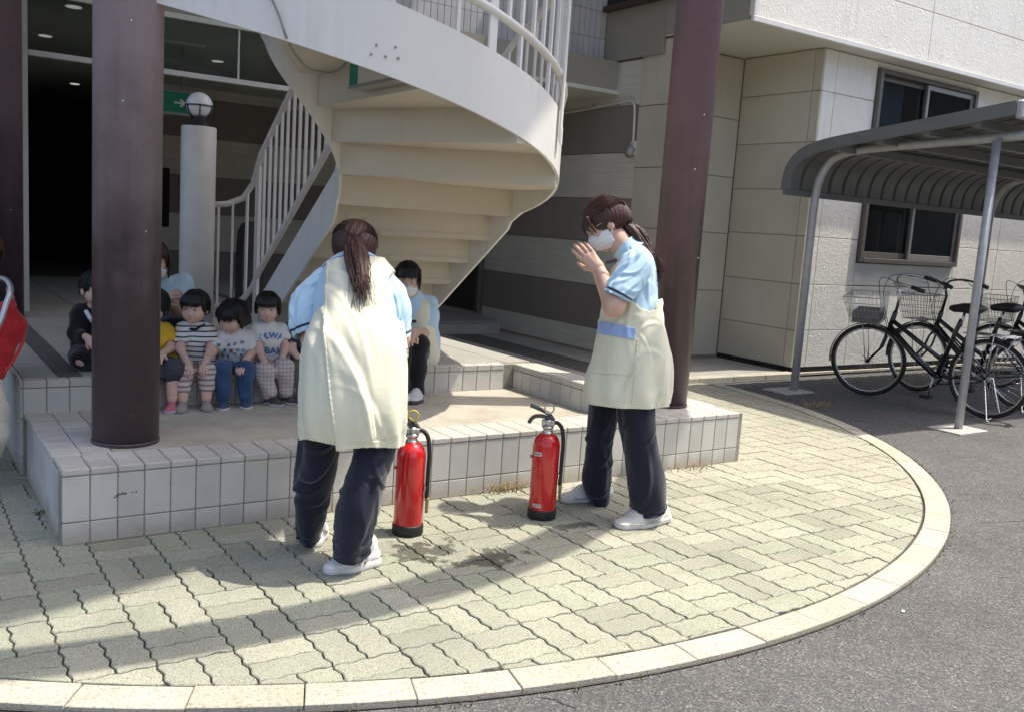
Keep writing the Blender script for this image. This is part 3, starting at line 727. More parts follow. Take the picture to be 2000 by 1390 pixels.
def stringer(side, name):
    bot, top, off = [], [], []
    r = RO if side == 'o' else RI; xs = XO if side == 'o' else XI; sgn = 1 if side == 'o' else -1
    d_st, d_w = (.30, .32) if side == 'o' else (.29, .46)
    for i in range(7):
        y = 6.42-(6.42-5.09)*i/6; zb = max(ZD, 1.381-.70*(y-4.962)-(.02 if side == 'i' else 0)); bot.append((xs, y, zb)); top.append((xs, y, max(zb+.08, 1.381-.70*(y-4.962)+d_st-.02))); off.append((-.016*sgn, 0, 0))
    n = 36; kk = .311 if side == 'o' else .262
    for i in range(n+1):
        th = -math.pi*i/n; z = (1.375 if side == 'o' else 1.37) - kk*th
        e = min(1, i/3.0)
        bot.append((CX+r*math.cos(th), CY+r*math.sin(th), z if i else 1.34)); top.append((CX+r*math.cos(th), CY+r*math.sin(th), z+d_st-.02+(d_w-d_st)*e)); off.append((-.016*sgn*math.cos(th), -.016*sgn*math.sin(th), 0))
    z1 = bot[-1][2]; zt1 = top[-1][2]
    for i in range(1, 8):
        y = CY+TRD*7*i/7; bot.append((CX-r, y, z1+.69*(y-CY))); top.append((CX-r, y, zt1+.69*(y-CY))); off.append((.016*sgn, 0, 0))
    m = MB(); m.band(bot, top, off); m.build(name, MT['paint'] if side == 'o' else MT['paint'], sta); return bot, top
ob, ot = stringer('o', 'outer_stringer'); ib, it = stringer('i', 'inner_stringer')
# bolts on the outer face
for px, pz in ((1.716, 2.02), (1.797, 2.023), (1.696, 1.981), (1.757, 1.980), (1.812, 1.980)):
    dy = math.sqrt(RO**2-(px-CX)**2); m = MB(); nrm = Vector((px-CX, -dy, 0)).normalized()
    m.lathe([(.006, 0), (.006, .003), (.004, .005)], (px, CY-dy, pz), 10, M=nrm.to_track_quat('Z', 'Y').to_matrix()); m.build('bolt', MT['alu'], sta)
# railings
def rails(side):
    base = ot if side == 'o' else it
    r = RO-.008 if side == 'o' else RI-.02; xs = XO-.008 if side == 'o' else XI-.02
    low, hi = [], []
    if side == 'i':
        low += [Vector(p) for p in ((1.86, 6.44, .625), (1.98, 6.46, .64), (2.09, 6.43, .68), (2.14, 6.36, .78))]; hi += [Vector(p) for p in ((1.86, 6.44, 1.325), (1.98, 6.47, 1.335), (2.09, 6.46, 1.385), (2.14, 6.40, 1.49))]
        y0 = 6.28
    else: y0 = 6.3
    for i in range(8):
        y = y0-(y0-5.09)*i/7; zl_ = 1.642-.704*(y-5.207); low.append(Vector((xs, y, zl_))); hi.append(Vector((xs, y, zl_+.80)))
    n = 30; kk = .311 if side == 'o' else .262; z0 = low[-1].z
    for i in range(1, n+1):
        th = -math.pi*i/n; p = Vector((CX+r*math.cos(th), CY+r*math.sin(th), z0-kk*th+(.12*min(1, i/4) if side == 'o' else .02))); low.append(p); hi.append(p+Vector((0, 0, .80)))
    z1 = low[-1].z
    for i in range(1, 8):
        y = CY+TRD*i; p = Vector((CX-r, y, z1+.69*(y-CY))); low.append(p); hi.append(p+Vector((0, 0, .8)))
    m = MB(); m.tube(low, .021, 12); m.build('lower_rail', MT['paint'] if side == 'o' else MT['rail'], sta)
    m = MB(); m.tube(hi, .021, 12); m.build('handrail', MT['paint'] if side == 'o' else MT['rail'], sta)
    # balusters at even spacing
    L = 0; nxt = .06; k = 0; nb = 0
    for a, b2 in zip(range(len(low)-1), range(1, len(low))):
        pa, pb = low[a], low[b2]; ha, hb = hi[a], hi[b2]; seg = (pb-pa).to_2d().length
        while nxt <= L+seg and seg > 1e-6:
            t = (nxt-L)/seg; p = pa.lerp(pb, t); q = ha.lerp(hb, t); k += 1
            tang = (pb-pa); tang.z = 0; tang.normalize(); nr = Vector((tang.y, -tang.x, 0))
            Mx = Matrix((tang, nr, Vector((0, 0, 1)))).transposed()
            if side == 'o' and k % 7 == 3:
                fr_ = nb == 0 and p.y < 4.45; nb += fr_
                zb = p.z-.24-(.10 if fr_ else 0); m = MB(); m.obox(Vector((p.x, p.y, (zb+q.z)/2))+nr*(-.024 if fr_ else 0), (.026, .006, (q.z-zb)/2), Mx, .002); m.build('post', MT['paint'], sta)
                if fr_:
                    m = MB(); m.obox(Vector((p.x, p.y, zb+.03))+nr*-.030, (.022, .004, .045), Mx, .002); m.build('bracket', MT['paint'], sta)
            elif side == 'i' and k == 4:
                m = MB(); m.obox(Vector((p.x, p.y, (ZD+q.z)/2)), (.026, .012, (q.z-ZD)/2), Mx, .002); m.build('post', MT['rail'], sta)
            else:
                ext = .24 if side == 'o' and k % 7 in (1, 5) else 0
                m = MB(); m.obox((p+q)/2-Vector((0, 0, ext/2)), (.0085, .0085, (q.z-p.z+ext)/2), Mx, .001); m.build('baluster', MT['paint'] if side == 'o' else MT['rail'], sta)
            nxt += .103
        L += seg
rails('i'); rails('o')
# exit-light box on the back of a riser, loose cable
sb = thing('exit_light_box', (1.88, 3.9, 1.9), 'white and green exit light box fixed under the staircase', 'sign box')
m = MB(); m.box((1.845, 3.74, 1.915), (1.925, 4.19, 2.022), .006); m.build('housing', simple('box white', (.62, .61, .55), .45, .03, 5), sb)
m = MB(); m.box((1.841, 4.10, 1.92), (1.846, 4.185, 2.018), .001); m.build('green_face', mg, sb)
m = MB(); m.box((1.838, 3.735, 1.903), (1.93, 4.195, 1.914), .002); m.build('lip', MT['alu'], sb)
CABLE = [(1.27, 3.775, 2.5), (1.294, 3.767, 2.181), (1.313, 3.758, 2.144), (1.341, 3.744, 2.079), (1.365, 3.735, 2.01), (1.50, 3.98, 1.985), (1.617, 4.144, 1.965), (1.714, 4.198, 1.963), (1.783, 4.214, 1.976), (1.838, 4.187, 2.035)]
cb = MB(); cb.tube(smoothpath(CABLE, 6), .0055, 6)
setp(cb.build('cable', simple('grey cable', (.28, .28, .26), .5, .05, 10), None, (1.4, 3.7, 2.0)), 'thin grey cable hanging loose over the white stair stringer', 'cable')
# lamp pillar
lp = thing('lamp_pillar', (1.765, 6.40, ZD), 'round pale pillar topped by a caged globe lamp, beside the stair railing', 'lamp')
m = MB(); m.lathe([(.112, ZD), (.112, 1.82), (.107, 1.828)], (1.765, 6.40, 0), 40); m.build('pillar', MT['rail'], lp)
m = MB(); m.lathe([(.05, 1.828), (.05, 1.885), (.062, 1.893)], (1.765, 6.40, 0), 24); m.build('socket', MT['blackp'], lp)
m = MB(); m.lathe([(.085*math.sin(math.pi*k/16), 1.965-.085*math.cos(math.pi*k/16)) for k in range(17)], (1.765, 6.40, 0), 28); m.build('globe', MT['globe'], lp)
m = MB(); m.tube([(1.765+.089*math.cos(2*math.pi*k/28), 6.40+.089*math.sin(2*math.pi*k/28), 1.962) for k in range(28)], .005, 6, True); m.build('cage_ring', MT['blackp'], lp)
for k in range(6):
    a = 2*math.pi*k/6+.3; m = MB(); m.tube([(1.765+.089*math.sin(R(g_))*math.cos(a), 6.40+.089*math.sin(R(g_))*math.sin(a), 1.965-.089*math.cos(R(g_))) for g_ in range(30, 92, 10)], .004, 6); m.build('cage_rib', MT['blackp'], lp)
# dark rounded cover standing behind the railing
bc = thing('covered_stand', (2.72, 7.2, ZD), 'tall black cloth cover with a rounded top, behind the stair railing', 'cover')
m = MB(); n = 14
prof = [(-.09, 0), (-.09, .55), (-.08, .68), (-.05, .74), (0, .76), (.05, .74), (.08, .68), (.09, .55), (.09, 0)]
for s_ in (0,):
    P = [(2.42+x*1.0, 7.2+.02*math.sin(9*x), ZD+z) for x, z in prof]
    m.band([(p[0], p[1], ZD) for p in P], P, [(0, .16, 0)]*len(P))
m.build('cloth', simple('black cloth', (.02, .02, .021), .8, .3, 9, .5, 30), bc)
# ------------------------------------------------------------------ bicycle shelter
cp = thing('bicycle_shelter', (6.95, 4.7, 0), 'grey steel bicycle shelter with a curved ribbed metal roof', 'shelter')
FXs = (6.95, 9.85, 12.75)
def bent(x): return [(x, 5.52, -.01), (x, 5.52, 1.6), (x, 5.51, 1.80), (x, 5.47, 1.95), (x, 5.39, 2.06), (x, 5.26, 2.12), (x, 5.05, 2.15), (x, 4.6, 2.175), (x, 4.1, 2.195), (x, 3.70, 2.215)]
for x in FXs:
    m = MB(); P = bent(x); m.tube([P[0]]+smoothpath(P[1:], 4), .036, 16); m.build('bent_frame', MT['steel'], cp)
    m = MB(); m.tube([(x-.06, 3.885, -.01), (x-.06, 3.885, 2.175)], .031, 16); m.build('front_post', MT['steel'], cp)
    for y in (3.885, 5.52):
        m = MB(); m.box((x-.27, y-.14, -.03), (x+.12, y+.14, -.006), .003); m.build('base_pad', simple('pale base pad', (.42, .40, .37), .8, .12, 8, .2, 90), cp)
prof = [(5.64, 1.79), (5.635, 1.90), (5.60, 2.0), (5.52, 2.085), (5.40, 2.14), (5.25, 2.175), (5.05, 2.205), (4.6, 2.262), (4.1, 2.325), (3.66, 2.38)]
pp = [(p.x, p.y) for p in smoothpath([(a, b, 0) for a, b in prof], 3)]
x = 6.70; k = 0; pw = .2
def roof_panel():
    m = MB(); n = len(pp)
    cs = [(0, 0), (.004, .032), (.016, .034), (.022, .004), (.10, .0), (.178, .004), (.184, .034), (.196, .032), (.1995, 0)]
    nr = []
    for i in range(n):
        a = Vector(pp[max(i-1, 0)]); b = Vector(pp[min(i+1, n-1)]); t = (b-a).normalized(); nr.append(Vector((t.y, -t.x)) if (t.y*0+1) else t)
    vs = []
    for i in range(n):
        nn = nr[i]; nn = nn if (nn.y > 0 or nn.x > 0) else -nn
        for (dx, h) in cs: vs.append((dx, pp[i][0]+nn.x*h, pp[i][1]+nn.y*h))
    q = len(cs); fs = [(i*q+j, i*q+j+1, (i+1)*q+j+1, (i+1)*q+j) for i in range(n-1) for j in range(q-1)]
    m.add(vs, fs, False); return m.mesh('roof_panel', MT['roof'], (0, 4.5, 2.0))
rp = roof_panel()
while x < 14.5:
    link('roof_panel', rp, cp, (x, 4.5, 2.0)); x += pw
m = MB(); n = len(pp); out = [(6.685, a, b) for a, b in pp]
nrm = []
for i in range(n):
    a = Vector(pp[max(i-1, 0)]); b = Vector(pp[min(i+1, n-1)]); t = (b-a).normalized(); q = Vector((t.y, -t.x)); q = q if (q.y > 0 or q.x > 0) else -q; nrm.append(q)
m.band([(6.69, pp[i][0]-nrm[i].x*.055, pp[i][1]-nrm[i].y*.055) for i in range(n)], [(6.69, pp[i][0]+nrm[i].x*.045, pp[i][1]+nrm[i].y*.045) for i in range(n)], [(-.012, 0, 0)]*n); m.build('edge_trim', MT['roof'], cp)
m = MB(); m.box((6.68, 5.63, 1.745), (14.5, 5.665, 1.80), .004); m.build('eave_channel', MT['roof'], cp)
m = MB(); m.box((6.68, 3.615, 2.30), (14.5, 3.665, 2.43), .012); m.build('front_trim', MT['steel'], cp)
for y, z in ((3.95, 2.29), (4.35, 2.245), (4.75, 2.195), (5.15, 2.145)):
    m = MB(); m.box((6.70, y-.03, z-.035), (14.4, y+.03, z+.03), .003); m.build('purlin', MT['roof'], cp)

# ------------------------------------------------------------------ bicycles
MT['tyre'] = MT['black']; MT['reflector'] = simple('red reflector', (.35, .01, .02), .2, .05, 10)
def bicycle(label, rx, ry, fx, fy, lean, steer, basket='wire', barcol='chrome', z0=-.018, rear=True):
    """rear and front wheel contact points; built in a local frame, then leaned"""
    t = thing('bicycle', (rx, ry, z0), label, 'bicycle', 'bicycles parked under the shelter')
    D = Vector((fx-rx, fy-ry, 0)); wb = D.length; D.normalize(); S = Vector((0, 0, 1)).cross(D)   # S: to the rider's left
    Rl = Matrix.Rotation(lean, 3, D); O = Vector((rx, ry, z0))
    def W(u, v, w): return O + Rl @ (D*u + S*v + Vector((0, 0, w)))
    r = .335
    sc = wb/1.08
    def lp(u, v, w): return W(u*sc, v, w)
    BB = (.44, 0, .285); ST = (.30, 0, .72); SE = (.25, 0, .86); HT = (.86, 0, .80); HB = (.905, 0, .66)
    FA = (wb/sc, 0, r); RA = (0, 0, r)
    def tube(name, pts, rad, mt, parent=t, n=10, closed=False):
        m = MB(); m.tube([lp(*p) for p in pts], rad, n, closed); return m.build(name, mt, parent)
    # frame
    m = MB()
    m.tube([lp(*BB), lp(*ST), lp(.27, 0, .80)], .019, 10)
    m.tube([lp(*BB), lp(.66, 0, .44), lp(*HB)], .027, 10)
    m.tube([lp(.395, 0, .43), lp(.62, 0, .56), lp(.885, 0, .72)], .020, 10)
    m.tube([lp(*HB), lp(*HT)], .021, 10)
    for s_ in (-1, 1):
        m.tube([lp(BB[0], .03*s_, BB[2]), lp(0, .062*s_, r)], .0095, 8); m.tube([lp(.33, .02*s_, .64), lp(0, .062*s_, r)], .0085, 8)
    m.tube([lp(BB[0], -.04, BB[2]), lp(BB[0], .04, BB[2])], .022, 12)
    fr = m.build('frame', MT['blackp'], t)
    # steering group turned by 'steer' about the head tube
    hA, hB = lp(*HB), lp(*HT); ax = (hB-hA).normalized(); Q = Matrix.Rotation(steer, 3, ax)
    def sp(u, v, w): p = lp(u, v, w); return hA + Q @ (p-hA)
    m = MB(); m.tube([sp(.93, 0, .60), sp(.935, .048, .56), sp(.97, .055, .46), sp(FA[0], .058, r)], .0105, 8); m.tube([sp(.93, 0, .60), sp(.935, -.048, .56), sp(.97, -.055, .46), sp(FA[0], -.058, r)], .0105, 8); m.tube([sp(.93, 0, .60), sp(*HB)], .016, 8)
    m.build('fork', MT['blackp'], t)
    bm = MT[barcol]
    m = MB(); m.tube([sp(.86, 0, .80), sp(.83, 0, .95), sp(.86, 0, 1.045)], .0135, 10); m.build('stem', bm, t)
    P = [sp(.60, .27, 1.05), sp(.70, .265, 1.08), sp(.82, .22, 1.10), sp(.88, .1, 1.085), sp(.86, 0, 1.045), sp(.88, -.1, 1.085), sp(.82, -.22, 1.10), sp(.70, -.265, 1.08), sp(.60, -.27, 1.05)]
    m = MB(); m.tube(smoothpath(P, 4), .0105, 10); hb = m.build('handlebar', bm, t)
    for s_ in (-1, 1):
        m = MB(); m.tube([sp(.58, .272*s_, 1.047), sp(.69, .266*s_, 1.078)], .0175, 10); m.build('grip', MT['black'], hb)
        m = MB(); m.tube(smoothpath([sp(.78, .235*s_, 1.08), sp(.74, .25*s_, 1.05), sp(.64, .262*s_, 1.015)], 3), .005, 6); m.build('brake_lever', MT['chrome'], hb)
    m = MB(); m.tube(smoothpath([sp(.78, .23, 1.085), sp(.96, .16, 1.13), sp(1.0, .03, .95), sp(.93, .0, .66)], 5), .003, 5); m.tube(smoothpath([sp(.78, -.23, 1.085), sp(.94, -.12, 1.1), sp(.98, -.02, .92), sp(.90, .0, .62)], 5), .003, 5); m.build('brake_cable', MT['black'], hb)
    def wheel(cen, f, name):
        c0 = Vector(cen); wd = None
        a = f(c0.x, 0, r); e1 = (f(c0.x+.1, 0, r)-a).normalized(); e2 = (f(c0.x, 0, r+.1)-a).normalized(); e3 = (f(c0.x, .1, r)-a).normalized()
        N = 40
        m = MB(); m.tube([a+(e1*math.cos(2*math.pi*k/N)+e2*math.sin(2*math.pi*k/N))*(r-.018) for k in range(N)], .0175, 10, True); wh = m.build(name, MT['tyre'], t)
        m = MB(); m.tube([a+(e1*math.cos(2*math.pi*k/N)+e2*math.sin(2*math.pi*k/N))*(r-.040) for k in range(N)], .0085, 8, True); m.build('rim', MT['silver'], wh)
        for k in range(32):
            an = 2*math.pi*k/32; s_ = 1 if k % 2 else -1; off = (.5 if (k//2) % 2 else -.5)
            h = a + e3*(.028*s_) + (e1*math.cos(an+off)+e2*math.sin(an+off))*.02
            m = MB(); m.tube([h, a+(e1*math.cos(an)+e2*math.sin(an))*(r-.045)], .0011, 4); m.build('spoke', MT['chrome'], wh)
        m = MB(); m.tube([a-e3*.045, a-e3*.03, a-e3*.0295, a+e3*.0295, a+e3*.03, a+e3*.045], [.01, .01, .022, .022, .01, .01], 12); m.build('hub', MT['silver'], wh)
        return a, e1, e2, e3
    fw = wheel((FA[0], 0, r), sp, 'wheel'); rw = wheel((0, 0, r), lp, 'wheel')
    def guard(wd, a0, a1, name):
        a, e1, e2, e3 = wd; N = 22; m = MB(); A, B, C2 = [], [], []
        for k in range(N+1):
            an = R(a0+(a1-a0)*k/N); q = a+(e1*math.cos(an)+e2*math.sin(an))*(r+.016); A.append(q-e3*.026-(e1*math.cos(an)+e2*math.sin(an))*.008); B.append(q); C2.append(q+e3*.026-(e1*math.cos(an)+e2*math.sin(an))*.008)
        m.strip(A, B); m.strip(B, C2); m.build(name, MT['blackp'], t)
    guard(fw, -8, 128, 'mudguard'); guard(rw, 38, 200, 'mudguard')
    # drive
    m = MB(); c = lp(BB[0], -.058, BB[2]); e1, e2, e3 = rw[1], rw[2], rw[3]
    m.tube([c+(e1*math.cos(2*math.pi*k/28)+e2*math.sin(2*math.pi*k/28))*.085 for k in range(28)], .006, 6, True)
    for k in range(5): m.tube([c, c+(e1*math.cos(R(72*k))+e2*math.sin(R(72*k)))*.085], .006, 6)
    m.build('chainring', MT['silver'], t)
    m = MB(); m.tube([lp(BB[0]+.03, -.055, BB[2]+.09), lp(.02, -.062, r+.035)], .007, 6); m.tube([lp(BB[0]+.02, -.055, BB[2]-.083), lp(.02, -.062, r-.035)], .007, 6); m.build('chain', MT['black'], t)
    m = MB(); m.tube([lp(BB[0], .065, BB[2]), lp(BB[0]+.02, .075, BB[2]-.165)], .009, 8); m.tube([lp(BB[0], -.07, BB[2]), lp(BB[0]-.02, -.08, BB[2]+.165)], .009, 8); m.build('crank', MT['silver'], t)
    for s_, dz, du in ((1, -.165, .02), (-1, .165, -.02)):
        m = MB(); c = lp(BB[0]+du, (.12 if s_ > 0 else -.125), BB[2]+dz); m.obox(c, (.045, .035, .011), Matrix((e1, e3, e2)).transposed(), .003); m.build('pedal', MT['black'], t)
    # saddle and post
    m = MB(); m.tube([lp(.275, 0, .74), lp(*SE)], .0125, 8); m.build('seat_post', MT['chrome'], t)
    m = MB(); pts = []
    sec = [(.10, .105, .015), (.13, .11, .04), (.2, .1, .045), (.27, .06, .04), (.34, .03, .034), (.38, .02, .02)]
    vs = []; nn = 10
    for u, hw, hh in sec:
        for k in range(nn):
            an = 2*math.pi*k/nn; vs.append(lp(u, hw*math.cos(an), .90+hh*math.sin(an)-(.012 if u > .3 else 0)))
    m.add(vs, [(i*nn+k, i*nn+(k+1) % nn, (i+1)*nn+(k+1) % nn, (i+1)*nn+k) for i in range(len(sec)-1) for k in range(nn)]+[tuple(range(nn))[::-1], tuple(range((len(sec)-1)*nn, len(sec)*nn))], True)
    m.build('saddle', MT['black'], t)
    # carrier, stand, reflector
    m = MB()
    for v in (-.06, 0, .06): m.tube([lp(.22, v, .70), lp(-.20, v, .705)], .0045, 6)
    for u in (.18, .0, -.2): m.tube([lp(u, -.06, .703), lp(u, .06, .703)], .0045, 6)
    for s_ in (-1, 1): m.tube([lp(-.03, .06*s_, .70), lp(0, .07*s_, r)], .0045, 6); m.tube([lp(-.2, .06*s_, .70), lp(-.02, .072*s_, r)], .0045, 6)
    m.build('carrier', MT['chrome'], t)
    m = MB(); m.tube([lp(0, .08, r), lp(-.07, .13, .015), lp(-.10, .14, .006)], .0075, 8); m.tube([lp(0, -.08, r), lp(-.07, -.13, .015), lp(-.10, -.14, .006)], .0075, 8); m.tube([lp(-.07, .13, .016), lp(-.07, -.13, .016)], .006, 8); m.build('stand', MT['chrome'], t)
    m = MB(); m.obox(lp(-.365, 0, .47), (.012, .03, .022), Matrix((e1, e3, e2)).transposed(), .004); m.build('reflector', MT['reflector'], t)
    m = MB(); m.tube([sp(.99, .045, .70), sp(1.06, .045, .70)], [.02, .03], 12); m.build('headlamp', MT['silver'], t)
    # basket
    bk = MB(); mt = MT['silver'] if basket == 'wire' else MT['blackp']
    L0, L1, w0, w1, zb, zt = .97, 1.24, .13, .17, .70, .94
    def ringat(f_):
        z = zb+(zt-zb)*f_; a = L0-.01*f_; bq = L1+.05*f_ - .02*(1-f_); w = w0+(w1-w0)*f_
        return [(a, -w, z), (bq, -w, z), (bq+.0, w, z), (a, w, z)]
    for f_ in (0, .25, .5, .75, 1):
        q = [sp(*c_) for c_ in ringat(f_)]; 
        for i in range(4): bk.tube([q[i], q[(i+1) % 4]], .0035 if f_ == 1 else .0018, 5)
    for i in range(4):
        nseg = 9 if i % 2 == 0 else 11
        A0, B0 = ringat(0)[i], ringat(0)[(i+1) % 4]; A1, B1 = ringat(1)[i], ringat(1)[(i+1) % 4]
        for k in range(nseg):
            tt = k/nseg; p0 = [A0[j]+(B0[j]-A0[j])*tt for j in range(3)]; p1 = [A1[j]+(B1[j]-A1[j])*tt for j in range(3)]
            bk.tube([sp(*p0), sp(*p1)], .0017, 5)
    for k in range(9):
        tt = k/8; bk.tube([sp(L0, -w0+2*w0*tt, zb), sp(L1-.02, -w0+2*w0*tt, zb)], .0017, 4)
    bo = bk.build('basket', mt, t)
    m = MB()
    for s_ in (-1, 1): m.tube([sp(1.12, .1*s_, zb), sp(FA[0]+.01, .065*s_, r)], .004, 6)
    m.build('basket_stay', MT['chrome'], t)
    if basket == 'wire':
        m = MB(); m.box((0, 0, 0), (1, 1, 1)); m.v = [tuple(sp(L0+.02+x_*(L1-L0-.05), -w0+.01+y_*(2*w0-.02), zb+.005+z_*.10)) for x_, y_, z_ in m.v]; m.build('basket_liner', simple('grey basket liner', (.17, .16, .155), .7, .2, 20, .3, 60), bo)
    return t
bicycle('black bicycle with chrome handlebars and a wire basket nearest the front post of the shelter', 7.645, 4.10, 7.515, 5.155, R(-4), R(16))
bicycle('black bicycle with black handlebars standing second from the open end of the shelter', 8.45, 4.22, 8.34, 5.20, R(-4), R(-10), 'black', 'blackp')
bicycle('black bicycle mostly cut off at the picture edge beyond the others', 9.55, 4.0, 9.5, 5.06, R(-4), R(5), 'black', 'blackp')

# ------------------------------------------------------------------ fire extinguishers
mred = simple('extinguisher red', (.55, .012, .014), .18, .05, 6, coat=.6, spec=.5)
mwl = simple('paper label', (.55, .55, .52), .6, .05, 20); mink = simple('label ink', (.02, .02, .025), .6, .05, 10)
def rotz(a): return Matrix.Rotation(a, 3, 'Z')
def extinguisher(x, y, ang, label, ring, labels):
    t = thing('fire_extinguisher', (x, y, 0), label, 'extinguisher', 'fire extinguishers')
    M = rotz(ang); O = Vector((x, y, 0))
    def W(a, b, c): return O + M @ Vector((a, b, c))
    m = MB(); m.lathe([(.0, .02), (.060, .02), (.0625, .03), (.0625, .335), (.061, .352), (.055, .372), (.043, .389), (.028, .399), (.0, .400)], O, 40); m.build('cylinder', mred, t)
    m = MB(); m.lathe([(.063, .002), (.0665, .006), (.0665, .042), (.0645, .047), (.058, .047)], O, 40); m.build('base_ring', MT['black'], t)
    m = MB(); m.lathe([(.027, .398), (.027, .404), (.022, .406), (.022, .42), (.027, .422), (.027, .431), (.02, .434)], O, 20); m.build('neck_collar', MT['chrome'], t)
    m = MB(); m.lathe([(.02, .434), (.021, .455), (.017, .462), (.0, .463)], O, 16); m.obox(W(.0, 0, .447), (.03, .014, .012), M, .003); m.build('valve', MT['silver'], t)
    gm = simple('lever dark', (.09, .09, .092), .4, .15, 20, metal=.4)
    m = MB(); P = smoothpath([W(.01, 0, .462), W(-.02, 0, .474), W(-.055, 0, .474), W(-.075, 0, .462), W(-.088, 0, .440)], 4); m.tube(P, .009, 8); m.build('carry_handle', gm, t)
    m = MB(); m.tube(smoothpath([W(.024, 0, .458), W(.0, 0, .487), W(-.035, 0, .505), W(-.085, 0, .522)], 4), .010, 8); m.build('squeeze_lever', gm, t)
    m = MB(); c = W(.0, -.018, .515); 
    m.tube([c+M @ Vector((.021*math.cos(2*math.pi*k/18), 0, .021*math.sin(2*math.pi*k/18))) for k in range(18)], .0038, 6, True); m.tube([W(0, .02, .492), W(0, -.02, .492)], .003, 6); m.build('safety_pin', ring, t)
    # hose hangs down the side
    m = MB(); m.tube(smoothpath([W(.02, 0, .447), W(.045, 0, .447), W(.066, -.008, .42), W(.0745, -.016, .36), W(.074, -.020, .29), W(.073, -.022, .22), W(.072, -.022, .165)], 5), .0092, 10); m.build('hose', MT['black'], t)
    m = MB(); m.tube([W(.076, -.018, .165), W(.0755, -.018, .15), W(.075, -.018, .149), W(.075, -.018, .12), W(.075, -.018, .119), W(.075, -.018, .098)], [.0095, .0095, .0075, .0075, .006, .007], 10); m.build('nozzle', simple('pale nozzle', (.45, .38, .22), .4, .1, 20, metal=.5), t)
    m = MB(); m.obox(W(.068, -.015, .205), (.008, .013, .012), M, .002); m.build('hose_clip', MT['chrome'], t)
    m = MB(); m.obox(W(-.066, -.01, .288), (.006, .008, .006), M, .002); m.build('bracket_hook', mred, t)
    def lab(a0, a1, z0, z1, nm, mt, rr=.0632):
        q = MB(); A = [W(rr*math.cos(R(a0+(a1-a0)*k/8)), rr*math.sin(R(a0+(a1-a0)*k/8)), z0) for k in range(9)]; B = [p+Vector((0, 0, z1-z0)) for p in A]; q.strip(A, B); q.build(nm, mt, t)
    for a0, a1, z0, z1 in labels:
        lab(a0, a1, z0, z1, 'label', mwl)
        for i in range(3): lab(a0+4+(a1-a0-8)*i/3.0, a0+4+(a1-a0-8)*(i+.62)/3.0, z0+(z1-z0)*.34, z0+(z1-z0)*.66, 'print', mink, .0636)
    return t
fac = math.atan2(-.565, .825)     # local +x towards the viewer's right
extinguisher(1.834, 3.377, fac+.12, 'red fire extinguisher with a yellow pull ring beside the woman seen from behind', simple('yellow ring', (.62, .50, .05), .4, .05, 10), [])
extinguisher(2.505, 3.33, fac, 'red fire extinguisher with white stickers in front of the woman at the column', MT['silver'], [(214, 250, .30, .319), (222, 262, .062, .078)])
